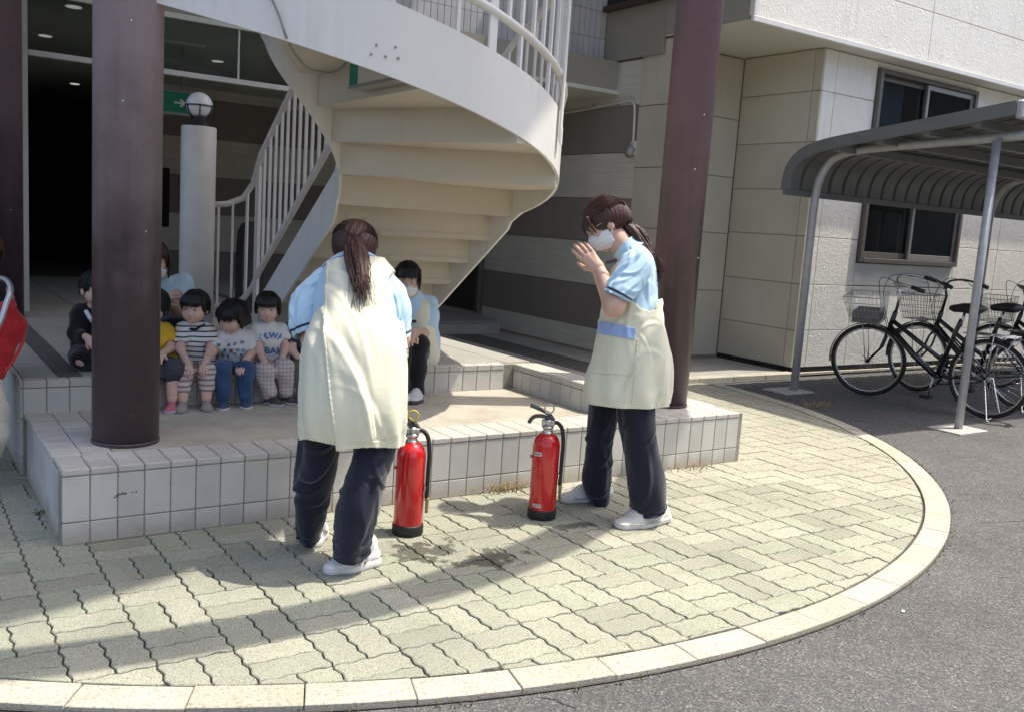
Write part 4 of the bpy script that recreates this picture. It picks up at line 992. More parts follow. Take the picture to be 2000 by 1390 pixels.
# ------------------------------------------------------------------ body engine: smooth distance fields -> mesh, and lofted cloth
def V(*a): return np.array(a, dtype=np.float64)
def nz(v): v = np.asarray(v, float); return v/(np.linalg.norm(v)+1e-12)
class SDF:
    def __init__(s, lo, hi, vs):
        s.lo = np.asarray(lo, float); s.vs = vs; s.n = np.maximum(4, np.ceil((np.asarray(hi)-s.lo)/vs).astype(int)+1)
        s.f = np.full(s.n, 1e3, np.float32); s.ax = [s.lo[i]+vs*np.arange(s.n[i]) for i in range(3)]
    def block(s, lo, hi):
        a = np.clip(np.floor((lo-s.lo)/s.vs).astype(int), 0, s.n); b = np.clip(np.ceil((hi-s.lo)/s.vs).astype(int)+1, 0, s.n)
        if (b <= a).any(): return None, None
        sl = tuple(slice(a[i], b[i]) for i in range(3)); g = np.meshgrid(*[s.ax[i][sl[i]].astype(np.float32) for i in range(3)], indexing='ij', sparse=True); return sl, g
    def merge(s, sl, d, k, op):
        f = s.f[sl]
        if op == '+':
            if k > 0:
                h = np.maximum(k-np.abs(f-d), 0)/k; s.f[sl] = np.minimum(f, d)-h*h*k*.25
            else: s.f[sl] = np.minimum(f, d)
        else: 
            if k > 0:
                h = np.maximum(k-np.abs(f+d), 0)/k; s.f[sl] = np.maximum(f, -d)+h*h*k*.25
            else: s.f[sl] = np.maximum(f, -d)
    def cap(s, a, b, ra, rb=None, k=.02, op='+', flat=None):
        a = np.asarray(a, float); b = np.asarray(b, float); rb = ra if rb is None else rb; r = max(ra, rb)+k+3*s.vs
        sl, g = s.block(np.minimum(a, b)-r, np.maximum(a, b)+r)
        if sl is None: return s
        ba = b-a; L2 = max(ba@ba, 1e-12); pa = [g[i]-a[i] for i in range(3)]
        h = np.clip((pa[0]*ba[0]+pa[1]*ba[1]+pa[2]*ba[2])/L2, 0, 1); q = [pa[i]-h*ba[i] for i in range(3)]
        if flat is not None:
            n, sc = nz(flat[0]), flat[1]; t = (q[0]*n[0]+q[1]*n[1]+q[2]*n[2])*(1/sc-1); q = [q[i]+t*n[i] for i in range(3)]
        d = np.sqrt(q[0]**2+q[1]**2+q[2]**2)-(ra+(rb-ra)*h)
        s.merge(sl, d.astype(np.float32), k, op); return s
    def ell(s, c, rad, M=None, k=.02, op='+'):
        c = np.asarray(c, float); r = max(rad)+k+3*s.vs; sl, g = s.block(c-r, c+r)
        if sl is None: return s
        p = [g[i]-c[i] for i in range(3)]
        if M is not None: p = [p[0]*M[j][0]+p[1]*M[j][1]+p[2]*M[j][2] for j in range(3)]
        k0 = np.sqrt(sum((p[i]/rad[i])**2 for i in range(3))); k1 = np.sqrt(sum((p[i]/rad[i]**2)**2 for i in range(3)))+1e-9
        s.merge(sl, (k0*(k0-1)/k1).astype(np.float32), k, op); return s
    def cut(s, p0, n):
        n = nz(n); g = np.meshgrid(*s.ax, indexing='ij', sparse=True); d = (g[0]-p0[0])*n[0]+(g[1]-p0[1])*n[1]+(g[2]-p0[2])*n[2]
        s.f = np.maximum(s.f, d.astype(np.float32)); return s
    def ripple(s, fn):
        g = np.meshgrid(*s.ax, indexing='ij', sparse=True); s.f = s.f + fn(*g).astype(np.float32); return s
    def mesh(s):
        f = s.f; nx, ny, nz_ = f.shape; ins = f < 0
        c = np.zeros((nx-1, ny-1, nz_-1), np.int8)
        for dx in (0, 1):
            for dy in (0, 1):
                for dz in (0, 1): c += ins[dx:nx-1+dx, dy:ny-1+dy, dz:nz_-1+dz]
        act = np.argwhere((c > 0) & (c < 8))
        if len(act) == 0: return np.zeros((0, 3)), []
        idx = -np.ones(c.shape, np.int64); idx[tuple(act.T)] = np.arange(len(act))
        acc = np.zeros((len(act), 3)); cnt = np.zeros(len(act))
        corners = [(0, 0, 0), (1, 0, 0), (0, 1, 0), (1, 1, 0), (0, 0, 1), (1, 0, 1), (0, 1, 1), (1, 1, 1)]
        vals = [f[act[:, 0]+a, act[:, 1]+b, act[:, 2]+d] for a, b, d in corners]
        for i in range(8):
            for j in range(i+1, 8):
                if sum(abs(corners[i][q]-corners[j][q]) for q in range(3)) != 1: continue
                m = (vals[i] < 0) != (vals[j] < 0); t = vals[i]/(vals[i]-vals[j]+1e-12)
                for q in range(3): acc[m, q] += (corners[i][q]+t*(corners[j][q]-corners[i][q]))[m]
                cnt[m] += 1
        v = s.lo+(act+acc/cnt[:, None])*s.vs; F = []
        for ax in range(3):
            o1, o2 = [(1, 2), (2, 0), (0, 1)][ax]
            a = np.moveaxis(ins, ax, 0); e = np.argwhere(np.moveaxis(a[:-1] != a[1:], 0, ax))
            e = e[(e[:, o1] > 0) & (e[:, o2] > 0)]
            lim = np.array(c.shape); e = e[(e < lim).all(1)]
            d1 = np.zeros(3, int); d1[o1] = 1; d2 = np.zeros(3, int); d2[o2] = 1
            q = np.stack([idx[tuple((e-d1-d2).T)], idx[tuple((e-d2).T)], idx[tuple(e.T)], idx[tuple((e-d1).T)]], 1)
            flip = ~ins[tuple(e.T)]; q[flip] = q[flip][:, ::-1]; q = q[(q >= 0).all(1)]; F.append(q)
        return v, np.concatenate(F)
def arr_obj(name, parts, mat, parent):
    """parts: list of (verts, quads); one mesh object"""
    vs, fs, n = [], [], 0
    for v, f in parts:
        if len(v) == 0: continue
        vs.append(np.asarray(v)); fs.append(np.asarray(f)+n); n += len(v)
    vs = np.concatenate(vs)-np.array(ORG[parent.name]); fs = np.concatenate(fs)
    me = bpy.data.meshes.new(name); me.vertices.add(len(vs)); me.vertices.foreach_set('co', vs.astype(np.float32).ravel())
    me.loops.add(fs.size); me.loops.foreach_set('vertex_index', fs.astype(np.int32).ravel()); me.polygons.add(len(fs))
    me.polygons.foreach_set('loop_start', np.arange(0, fs.size, fs.shape[1], dtype=np.int32))
    me.update(calc_edges=True); me.validate(); me.polygons.foreach_set('use_smooth', [True]*len(me.polygons))
    me.materials.append(mat); return link(name, me, parent)
def crm(P, m):
    """Catmull-Rom resample of rows"""
    P = np.asarray(P, float); n = len(P); t = np.linspace(0, n-1, m); i = np.minimum(t.astype(int), n-2); u = (t-i)[:, None]
    g = lambda k: P[np.clip(i+k, 0, n-1)]
    a, b, c, d = g(-1), g(0), g(1), g(2)
    return .5*((2*b)+(c-a)*u+(2*a-5*b+4*c-d)*u*u+(3*b-a-3*c+d)*u**3)
def loft(secs, side, n=72, m=60, disp=None, off=0.0, mask=None, closed=True, pw=2.0, capends=False):
    """secs: rows (x,y,z,half_side,half_front); 'side' world vector. returns (verts, quads)"""
    S = crm(secs, m); side = nz(side); C = S[:, :3]; T = np.gradient(C, axis=0); T /= np.linalg.norm(T, axis=1)[:, None]+1e-9
    A = side[None]-T*(T @ side)[:, None]; A /= np.linalg.norm(A, axis=1)[:, None]; B = np.cross(T, A)
    u = np.linspace(0, 2*np.pi, n, endpoint=False); cu, su = np.cos(u), np.sin(u)
    if pw != 2.0: cu = np.sign(cu)*np.abs(cu)**(2/pw); su = np.sign(su)*np.abs(su)**(2/pw)
    v = np.linspace(0, 1, m); UU, VV = np.meshgrid(u, v)
    h = off + (disp(UU, VV) if disp is not None else 0)
    ra = S[:, 3][:, None]+h; rb = S[:, 4][:, None]+h
    P = C[:, None]+A[:, None]*(ra*cu)[..., None]+B[:, None]*(rb*su)[..., None]
    i, j = np.meshgrid(np.arange(m-1), np.arange(n), indexing='ij'); j2 = (j+1) % n
    q = np.stack([i*n+j, i*n+j2, (i+1)*n+j2, (i+1)*n+j], -1).reshape(-1, 4)
    verts = P.reshape(-1, 3)
    if mask is not None:
        K = mask(UU, VV, P).reshape(-1); q = q[K[q].all(1)]
    if capends:
        e = len(verts); verts = np.concatenate([verts, C[:1], C[-1:]]); jj = np.arange(n)
        q = np.concatenate([q, np.stack([np.full(n, e), (jj+1) % n, jj, jj], 1)[:, [0, 1, 2, 2]] if False else np.zeros((0, 4), int)])
    return verts, q
def thick(vq, t=.004):
    """give an open cloth sheet a back face and a rim"""
    v, q = vq; v = np.asarray(v); q = np.asarray(q)
    nrm = np.zeros_like(v); fn = np.cross(v[q[:, 1]]-v[q[:, 0]], v[q[:, 3]]-v[q[:, 0]])
    for k in range(4): np.add.at(nrm, q[:, k], fn)
    nrm /= np.linalg.norm(nrm, axis=1)[:, None]+1e-12
    e = np.concatenate([q[:, [0, 1]], q[:, [1, 2]], q[:, [2, 3]], q[:, [3, 0]]]); key = np.sort(e, 1); 
    kk = key[:, 0].astype(np.int64)*(len(v)+1)+key[:, 1]; un, inv, ct = np.unique(kk, return_inverse=True, return_counts=True); bd = e[ct[inv] == 1]
    N = len(v); v2 = np.concatenate([v, v-nrm*t]); rim = np.stack([bd[:, 1], bd[:, 0], bd[:, 0]+N, bd[:, 1]+N], 1)
    return v2, np.concatenate([q, q[:, ::-1]+N, rim])
SIDE_CAM = None
def orient(vq, ctr=None):
    """make the outside of a closed loft face out"""
    v, q = vq; v = np.asarray(v); c = v.mean(0); fn = np.cross(v[q[:, 1]]-v[q[:, 0]], v[q[:, 3]]-v[q[:, 0]]); m = v[q].mean(1)-c
    return (v, q[:, ::-1]) if (fn*m).sum() < 0 else (v, q)
rngp = np.random.default_rng(5)
def foldfn(seed, amp, comps):
    """sum of warped waves over (u,v): comps rows (fu, fv, weight)"""
    r = np.random.default_rng(seed); ph = r.uniform(0, 6.28, (len(comps), 2))
    def f(u, v):
        h = 0
        for (fu, fv, w), p in zip(comps, ph):
            h = h+w*np.sin(fu*u+6.283*fv*v+p[0]+.8*np.sin(2*u+6.283*v*1.7+p[1]))
        return amp*h
    return f
def creases(seed, n, rad, length, amp, w, L, ang, spread=.35, u0=(0, 6.283), v0=(.05, .95)):
    """individual pressed folds: sharp ridge with a hollow beside it"""
    r = np.random.default_rng(seed); C = [(r.uniform(*u0), r.uniform(*v0), r.normal(ang, spread), amp*r.uniform(.5, 1.2), w*r.uniform(.7, 1.4), L*r.uniform(.6, 1.5)) for _ in range(n)]
    def f(u, v):
        h = 0
        for a, b, t, am, ww, ll in C:
            X = ((u-a+np.pi) % (2*np.pi)-np.pi)*rad; Y = (v-b)*length; al = X*math.cos(t)+Y*math.sin(t); s = -X*math.sin(t)+Y*math.cos(t)+.25*al*al/ll
            h = h+am*(np.exp(-(s/ww)**2)-.7*np.exp(-((s-1.7*ww)/(1.5*ww))**2))*np.exp(-(al/ll)**2)
        return h
    return f
# skins and cloths
def m_skin(name, c):
    t = NT(name); v = t.P(True); col = t.ramp(t.noise(30, 4, vec=v), [(.3, tuple(x*.93 for x in c)), (.7, tuple(min(1, x*1.05) for x in c))])
    t.b.inputs['Subsurface Weight'].default_value = .12; t.b.inputs['Subsurface Radius'].default_value = (.012, .005, .003)
    return t.done(col, .52, t.bump(t.noise(300, 3, vec=v), .12, .001), spec=.35)
def m_hair(name, c, hi):
    t = NT(name); v = t.P(True); w = t.noise(1.0, 3, vec=t.mapping(v, (260, 260, 14))); col = t.ramp(w, [(.25, c), (.6, tuple(x*1.6 for x in c)), (.85, hi)])
    return t.done(col, .42, t.bump(w, .8, .003), spec=.45)
MT['skin'] = m_skin('skin', (.62, .40, .295)); MT['skin_kid'] = m_skin('child skin', (.70, .465, .36))
MT['hair_b'] = m_hair('brown hair', (.040, .015, .010), (.17, .068, .042)); MT['hair_k'] = m_hair('black hair', (.006, .005, .005), (.03, .026, .024))
MT['shirt_b'] = m_fabric('light blue knit', (.47, .655, .775), .04, 700); MT['apron'] = m_fabric('cream apron cotton', (.74, .72, .545), .03, 900, .2)
MT['navy'] = m_fabric('navy trousers', (.012, .014, .028), .15, 700); MT['blackc'] = m_fabric('black cloth wear', (.009, .009, .011), .15, 700)
MT['piping'] = m_fabric('navy piping', (.03, .04, .07), .1, 700); MT['flap'] = m_fabric('blue pocket flap', (.34, .46, .72), .04, 900)
MT['mask'] = simple('white face mask', (.78, .78, .77), .8, .03, 20, .2, 200, obj=True); MT['shoe_w'] = simple('white leather shoe', (.70, .70, .68), .5, .05, 20, .15, 120, obj=True)
MT['sole'] = simple('rubber sole', (.60, .60, .57), .7, .08, 20, obj=True); MT['eye'] = simple('dark iris', (.012, .008, .006), .15, .05, 20); MT['eyew'] = simple('eye white', (.70, .68, .66), .3, .02, 20)
MT['lip'] = simple('lips', (.45, .17, .15), .5, .05, 20); MT['cream_shoe'] = simple('cream canvas shoe', (.60, .585, .52), .7, .05, 20, .2, 150, obj=True)

def frame3(f, u):
    f = nz(f); u = np.asarray(u, float); s = nz(np.cross(f, u)); u = np.cross(s, f); return s, f, u          # side = person's right
def head_field(c, f, u, S, vs, kid=False):
    s, f, u = frame3(f, u); M = np.array([s, f, u]); c = np.asarray(c, float)
    g = SDF(c-.17*S, c+.17*S, vs)
    P = lambda a, b, d: c+(s*a+f*b+u*d)*S
    if kid:
        g.ell(P(0, -.012, .025), (.078*S, .090*S, .080*S), M, 0); g.ell(P(0, .018, -.030), (.066*S, .066*S, .062*S), M, .03*S)
        for sg in (-1, 1): g.ell(P(.034*sg, .048, -.038), (.028*S, .028*S, .03*S), M, .025*S); g.ell(P(.076*sg, -.004, -.012), (.011*S, .018*S, .026*S), M, .006*S)
        g.ell(P(0, .050, -.078), (.024*S, .02*S, .016*S), M, .025*S); g.ell(P(0, .084, -.030), (.012*S, .011*S, .011*S), M, .014*S); g.ell(P(0, .076, -.058), (.017*S, .008*S, .008*S), M, .01*S)
        for sg in (-1, 1): g.ell(P(.033*sg, .088, .002), (.02*S, .012*S, .011*S), M, .016*S, '-')
    else:
        g.ell(P(0, -.015, .030), (.074*S, .094*S, .083*S), M, 0); g.ell(P(0, .020, -.038), (.058*S, .066*S, .076*S), M, .03*S)
        g.ell(P(0, .052, -.098), (.022*S, .02*S, .016*S), M, .03*S)
        for sg in (-1, 1): g.ell(P(.072*sg, -.004, -.014), (.010*S, .018*S, .030*S), M, .006*S); g.ell(P(.036*sg, .058, -.022), (.024*S, .022*S, .024*S), M, .02*S)
        g.cap(P(0, .080, .004), P(0, .100, -.032), .008*S, .012*S, .014*S); g.ell(P(0, .086, -.068), (.02*S, .009*S, .009*S), M, .012*S)
        for sg in (-1, 1): g.ell(P(.031*sg, .09, .004), (.02*S, .014*S, .012*S), M, .016*S, '-')
    return g, P, M
def face_bits(root, P, M, S, kid, gaze=0):
    z0 = .0 if kid else .004; y0 = .078 if kid else .078; ex = .032 if kid else .031
    for sg in (-1, 1):
        e = SDF(P(ex*sg, y0, z0)-.03*S, P(ex*sg, y0, z0)+.03*S, .0016*S); e.ell(P(ex*sg, y0-.006, z0), (.0125*S, .010*S, .0050*S), M, 0); w = arr_obj('eye', [e.mesh()], MT['eyew'], root)
        e = SDF(P(ex*sg, y0, z0)-.03*S, P(ex*sg, y0, z0)+.03*S, .0014*S); e.ell(P(ex*sg, y0+.0015, z0-.001), (.0058*S, .004*S, .0050*S), M, 0); arr_obj('iris', [e.mesh()], MT['eye'], w)
        e = SDF(P(ex*sg, y0, z0+.02)-.035*S, P(ex*sg, y0, z0+.02)+.035*S, .0018*S); e.cap(P((ex-.014)*sg, y0+.006, z0+.019), P((ex+.015)*sg, y0-.003, z0+.021), .0022*S, .0014*S, 0); e.cap(P((ex-.014)*sg, y0+.002, z0+.0065), P((ex+.014)*sg, y0-.004, z0+.006), .0018*S, .0012*S, 0); arr_obj('eyebrow', [e.mesh()], MT['hair_k'], root)
    zm = -.056 if kid else -.069; ym = .079 if kid else .089
    e = SDF(P(0, ym, zm)-.03*S, P(0, ym, zm)+.03*S, .0018*S); e.ell(P(0, ym, zm+.003), (.015*S, .006*S, .0035*S), M, .003); e.ell(P(0, ym, zm-.004), (.013*S, .007*S, .0045*S), M, .003); arr_obj('lips', [e.mesh()], MT['lip'], root)
def mask_obj(root, P, M, S, kid=False):
    g = SDF(P(0, .03, -.05)-.13*S, P(0, .03, -.05)+.13*S, .004*S)
    g.ell(P(0, .022, -.052), (.070*S, .078*S, .062*S), M, 0); g.ell(P(0, .075, -.045), (.03*S, .035*S, .04*S), M, .03*S)
    cz = P(0, 0, -.062); g.ripple(lambda x, y, z: .0016*S*np.sin(((x-cz[0])*M[2][0]+(y-cz[1])*M[2][1]+(z-cz[2])*M[2][2])*330/S))
    g.cut(P(0, .012, -.05), -M[1]); g.cut(P(0, .05, -.012), M[2]+M[1]*.1); g.cut(P(0, .05, -.115), -M[2])
    o = arr_obj('face_mask', [g.mesh()], MT['mask'], root)
    for sg in (-1, 1):
        m = MB(); m.tube([P(.062*sg, .03, -.025), P(.074*sg, .0, .008), P(.078*sg, -.012, .012)], .0022*S, 5); m.tube([P(.062*sg, .028, -.075), P(.074*sg, -.002, -.04), P(.077*sg, -.014, -.01)], .0022*S, 5); m.build('ear_loop', MT['mask'], o)
def hand_field(wr, d, nrm, S, curl=.25, thumb=1, vs=.0032, spread=.12):
    """wr wrist, d direction to fingertips, nrm back-of-hand normal, thumb side +1 or -1"""
    d = nz(d); nrm = nz(nrm-d*(np.dot(nrm, d))); s = np.cross(d, nrm)*thumb
    wr = np.asarray(wr, float); g = SDF(wr-.2*S, wr+.2*S, vs)
    P = lambda a, b, c: wr+(d*a+s*b+nrm*c)*S
    g.cap(P(-.03, 0, 0), P(.012, 0, 0), .023*S, .023*S, 0, flat=(nrm, .78)); g.cap(P(.02, .012, 0), P(.082, .022, .002), .019*S, .013*S, .02*S); g.cap(P(.02, -.012, 0), P(.078, -.024, .0), .018*S, .012*S, .02*S); g.cap(P(.03, 0, 0), P(.085, 0, .003), .018*S, .013*S, .02*S)
    for b, L, r in ((.030, .066, .0092), (.010, .074, .0096), (-.010, .069, .0092), (-.029, .054, .0082)):
        a0 = .086-abs(b-.005)*.25; p0 = P(a0, b, .002); p = p0; ang = 0
        for kx, fr in enumerate((.45, .30, .25)):
            ang += curl*(.6+.6*kx); q = p+(d*math.cos(ang)-nrm*math.sin(ang)+s*(b*spread*8*.5))*L*fr*S; g.cap(p, q, r*S*(1-.08*kx), r*S*(1-.08*(kx+1)), .004*S); p = q
    t0, t1, t2 = P(.022, .022, -.006), P(.052, .045, -.016-.02*curl), P(.083, .052, -.024-.05*curl); g.cap(t0, t1, .0125*S, .0105*S, .012*S); g.cap(t1, t2, .0105*S, .0085*S, .004*S)
    return g.mesh()
def shoe(root, ankle, heel, toe, S, mat, sole=None, extra=None, h=.055):
    heel = np.asarray(heel, float); toe = np.asarray(toe, float); d = nz(toe-heel); L = np.linalg.norm(toe-heel); up = V(0, 0, 1); s = nz(np.cross(d, up)); up = np.cross(s, d)
    w = L*.195
    g = SDF(np.minimum(heel, toe)-.09*S-.04, np.maximum(heel, toe)+.12*S+.03, .006*max(S, .6))
    P = lambda a, b, c: heel+d*(a*L)+s*(b*w)+up*c
    H = h*S
    g.cap(P(.16, 0, H*.55), P(.62, 0, H*.50), w*.74, w*.95, 0, flat=(up, .85)); g.cap(P(.60, .05, H*.42), P(.86, .05, H*.34), w*.98, w*.72, .02, flat=(up, .55)); g.cap(P(.17, 0, H*.6), P(.20, 0, H*1.35), w*.70, w*.62, .015); g.cap(P(.25, 0, H*1.1), P(.60, 0, H*.72), w*.55, w*.5, .02)
    g.cut(P(.5, 0, .012), -up)
    o = arr_obj('shoe', [g.mesh()], mat, root)
    g = SDF(np.minimum(heel, toe)-.08*S-.03, np.maximum(heel, toe)+.08*S+.03, .006*max(S, .6))
    g.cap(P(.15, 0, .012), P(.60, .0, .012), w*.86, w*1.02, 0); g.cap(P(.60, .03, .012), P(.87, .05, .016), w*1.06, w*.74, .02); g.cut(P(.5, 0, .026*S+.004), up); g.cut(P(.5, 0, .0), -up)
    arr_obj('sole', [g.mesh()], sole or MT['sole'], o)
    if extra: extra(o, P, w, H, s, up, d)
    return o
def laces(o, P, w, H, s, up, d, mt=None):
    m = MB()
    for k in range(4):
        a = .40+.085*k; z = H*(1.22-.16*k)+.004
        m.tube([P(a, -.5, z-.006), P(a, 0, z+.006), P(a, .5, z-.006)], .0035, 5)
    m.build('lace', mt or MT['shoe_w'], o)
CR = (0.82836, -0.55638, 0.0652); CU = (0.02433, 0.15201, 0.98808)
LW = {'org': (1.4229, 3.1014, 0.8244), 'torso': [(1.4564, 3.1406, 0.4711, 0.1790, 0.1550), (1.4520, 3.1414, 0.5303, 0.1920, 0.1650), (1.4457, 3.1359, 0.6159, 0.1966, 0.1720), (1.4498, 3.1508, 0.7198, 0.1928, 0.1680), (1.4621, 3.1825, 0.8112, 0.1900, 0.1650), (1.4825, 3.2302, 0.8860, 0.1767, 0.1500), (1.5116, 3.2985, 0.9723, 0.1698, 0.1400), (1.5346, 3.3566, 1.0465, 0.1602, 0.1250), (1.5512, 3.4032, 1.0993, 0.1417, 0.1050), (1.5630, 3.4377, 1.1336, 0.0939, 0.0750)], 'sl': [(1.4849, 3.4605, 1.0971, 0.0264, 0.0400), (1.4406, 3.4586, 1.0517, 0.0484, 0.0580), (1.3821, 3.4482, 0.9713, 0.0641, 0.0680), (1.3697, 3.4215, 0.9081, 0.0657, 0.0700), (1.3744, 3.3973, 0.8570, 0.0635, 0.0660)], 'sr': [(1.6261, 3.3656, 1.1082, 0.0264, 0.0400), (1.6512, 3.3164, 1.0643, 0.0444, 0.0580), (1.6735, 3.2635, 0.9870, 0.0542, 0.0700), (1.6768, 3.2495, 0.9180, 0.0482, 0.0680), (1.6801, 3.2507, 0.8671, 0.0443, 0.0640)], 'll': [(1.3666, 3.2335, 0.5119, 0.0774, 0.0900), (1.3629, 3.2549, 0.4075, 0.0742, 0.0850), (1.3682, 3.2934, 0.2958, 0.0713, 0.0800), (1.3744, 3.3193, 0.1849, 0.0621, 0.0750), (1.3827, 3.3484, 0.1020, 0.0506, 0.0680), (1.3928, 3.3685, 0.0456, 0.0408, 0.0620)], 'lr': [(1.5155, 3.0831, 0.5152, 0.0804, 0.0900), (1.5000, 3.0556, 0.4349, 0.0723, 0.0880), (1.4682, 3.0492, 0.3418, 0.0740, 0.0850), (1.4421, 3.0492, 0.2368, 0.0797, 0.0850), (1.4325, 3.0644, 0.1444, 0.0725, 0.0800), (1.4326, 3.0753, 0.0650, 0.0672, 0.0800)], 'elbl': (1.3898, 3.4075, 0.8354), 'wrl': (1.5699, 3.5993, 0.7456), 'elbr': (1.6891, 3.2670, 0.8546), 'wrr': (1.7209, 3.5218, 0.7538), 'neck': (1.5407, 3.3834, 1.0845), 'head': (1.5894, 3.4999, 1.1735), 'shoer': [(1.5726, 3.1132, 0.0000), (1.3360, 3.0819, 0.0000)], 'shoel': [(1.3967, 3.3633, 0.0000), (1.5142, 3.5630, 0.0000)], 'pony': [(1.5439, 3.4036, 1.2157), (1.5163, 3.3251, 1.1833), (1.4961, 3.2575, 1.1364), (1.4814, 3.1973, 1.0831), (1.4692, 3.1471, 1.0267)]}
RW = {'org': (2.7605, 3.1171, 0.9066), 'torso': [(2.8833, 3.2348, 0.5471, 0.1969, 0.2000), (2.8875, 3.2370, 0.6124, 0.1990, 0.2050), (2.8951, 3.2361, 0.7095, 0.1842, 0.2000), (2.8911, 3.2450, 0.8171, 0.1623, 0.1900), (2.8868, 3.2520, 0.9124, 0.1429, 0.1750), (2.8883, 3.2550, 1.0077, 0.1259, 0.1600), (2.8918, 3.2566, 1.1028, 0.1138, 0.1550), (2.8907, 3.2572, 1.1737, 0.1017, 0.1500), (2.8840, 3.2696, 1.2198, 0.0804, 0.1250), (2.8653, 3.2882, 1.2533, 0.0520, 0.0750)], 'sl': [(2.8372, 3.1691, 1.2315, 0.0507, 0.0500), (2.8093, 3.1566, 1.1901, 0.0734, 0.0660), (2.7620, 3.1526, 1.1206, 0.0730, 0.0660), (2.7173, 3.1497, 1.0676, 0.0659, 0.0620), (2.7054, 3.1535, 1.0420, 0.0636, 0.0600)], 'nlg': [(2.8585, 3.1516, 0.5694, 0.0895, 0.0950), (2.8614, 3.1101, 0.4098, 0.0775, 0.0880), (2.8761, 3.0805, 0.2951, 0.0798, 0.0850), (2.8936, 3.0606, 0.1775, 0.0847, 0.0850), (2.9113, 3.0602, 0.1025, 0.0828, 0.0850), (2.9209, 3.0582, 0.0578, 0.0759, 0.0850)], 'flg': [(2.8868, 3.3953, 0.5333, 0.0767, 0.0900), (2.8681, 3.3884, 0.3461, 0.0645, 0.0820), (2.8696, 3.3900, 0.2180, 0.0673, 0.0800), (2.8820, 3.4000, 0.1112, 0.0727, 0.0800), (2.9177, 3.4079, 0.0140, 0.0506, 0.0750)], 'shn': (2.8124, 3.1678, 1.1963), 'eln': (2.6846, 3.1475, 0.9947), 'wrn': (2.6891, 3.2686, 1.1485), 'hdn': (2.6090, 3.3692, 1.2731), 'shf': (2.9906, 3.3868, 1.1868), 'elf': (2.9240, 3.4433, 0.9634), 'wrf': (2.7607, 3.3788, 1.1491), 'hdf': (2.6527, 3.4377, 1.2763), 'neck0': (2.8792, 3.2866, 1.2280), 'neck1': (2.8342, 3.3393, 1.2847), 'head': (2.7947, 3.3786, 1.3565), 'nose': (2.6928, 3.4359, 1.2829), 'crown': (2.7863, 3.4075, 1.4918), 'shoen': [(3.0589, 3.0775, 0.0000), (2.7325, 3.0553, 0.0000)], 'shoef': [(3.0647, 3.5116, 0.0000), (2.7351, 3.4753, 0.0000)], 'pony': [(2.8704, 3.3132, 1.3489), (2.8974, 3.2919, 1.3323), (2.9141, 3.2484, 1.2881), (2.9263, 3.2061, 1.2324), (2.9356, 3.1786, 1.1808), (2.9426, 3.1684, 1.1490)], 'tag': (2.7061, 3.2153, 1.1919)}
K1 = {'hed': (1.3558, 4.9300, 0.7869), 'pel': (1.3752, 4.9900, 0.4620), 'che': (1.3674, 4.9600, 0.5934), 'nek': (1.3628, 4.9500, 0.6982), 'shr': (1.3030, 4.9500, 0.6662), 'elr': (1.2706, 4.8800, 0.5798), 'wrr': (1.2757, 4.7600, 0.5293), 'shl': (1.4246, 4.9500, 0.6651), 'ell': (1.4275, 4.8800, 0.5820), 'wrl': (1.3707, 4.7700, 0.5303), 'hpr': (1.3353, 4.9800, 0.4539), 'knr': (1.2562, 4.7600, 0.4826), 'anr': (1.2452, 4.7200, 0.3537), 'tor': (1.1972, 4.6000, 0.3307), 'hpl': (1.4129, 4.9800, 0.4513), 'knl': (1.3766, 4.7600, 0.4785), 'anl': (1.3626, 4.7200, 0.3477), 'tol': (1.3364, 4.6000, 0.3227)}
K2 = {'hed': (1.5434, 4.9000, 0.7419), 'pel': (1.5841, 4.9900, 0.4440), 'che': (1.5717, 4.9600, 0.5674), 'nek': (1.5633, 4.9400, 0.6595), 'shr': (1.4982, 4.9400, 0.6271), 'elr': (1.4304, 4.8700, 0.5617), 'wrr': (1.3788, 4.7800, 0.5285), 'shl': (1.6394, 4.9400, 0.6252), 'ell': (1.6468, 4.8800, 0.5498), 'wrl': (1.5673, 4.7700, 0.5193), 'hpr': (1.5391, 4.9800, 0.4415), 'knr': (1.4472, 4.7600, 0.4868), 'anr': (1.4512, 4.7200, 0.3540), 'tor': (1.4131, 4.6000, 0.3158), 'hpl': (1.6233, 4.9800, 0.4387), 'knl': (1.5732, 4.7600, 0.4826), 'anl': (1.5636, 4.7200, 0.3484), 'tol': (1.5334, 4.6000, 0.3089)}
K3 = {'hed': (1.7450, 4.9300, 0.7914), 'pel': (1.7873, 4.9900, 0.4662), 'che': (1.7703, 4.9600, 0.5863), 'nek': (1.7608, 4.9500, 0.6903), 'shr': (1.6983, 4.9500, 0.6653), 'elr': (1.6828, 4.8800, 0.5713), 'wrr': (1.6837, 4.7800, 0.5144), 'shl': (1.8314, 4.9500, 0.6641), 'ell': (1.8422, 4.9000, 0.5765), 'wrl': (1.7867, 4.8000, 0.5251), 'hpr': (1.7402, 4.9800, 0.4606), 'knr': (1.6753, 4.7600, 0.4682), 'anr': (1.6999, 4.7400, 0.3434), 'tor': (1.7346, 4.6600, 0.2852), 'hpl': (1.8223, 4.9800, 0.4581), 'knl': (1.7877, 4.7600, 0.4811), 'anl': (1.8037, 4.7600, 0.3402), 'tol': (1.8176, 4.6800, 0.3100)}
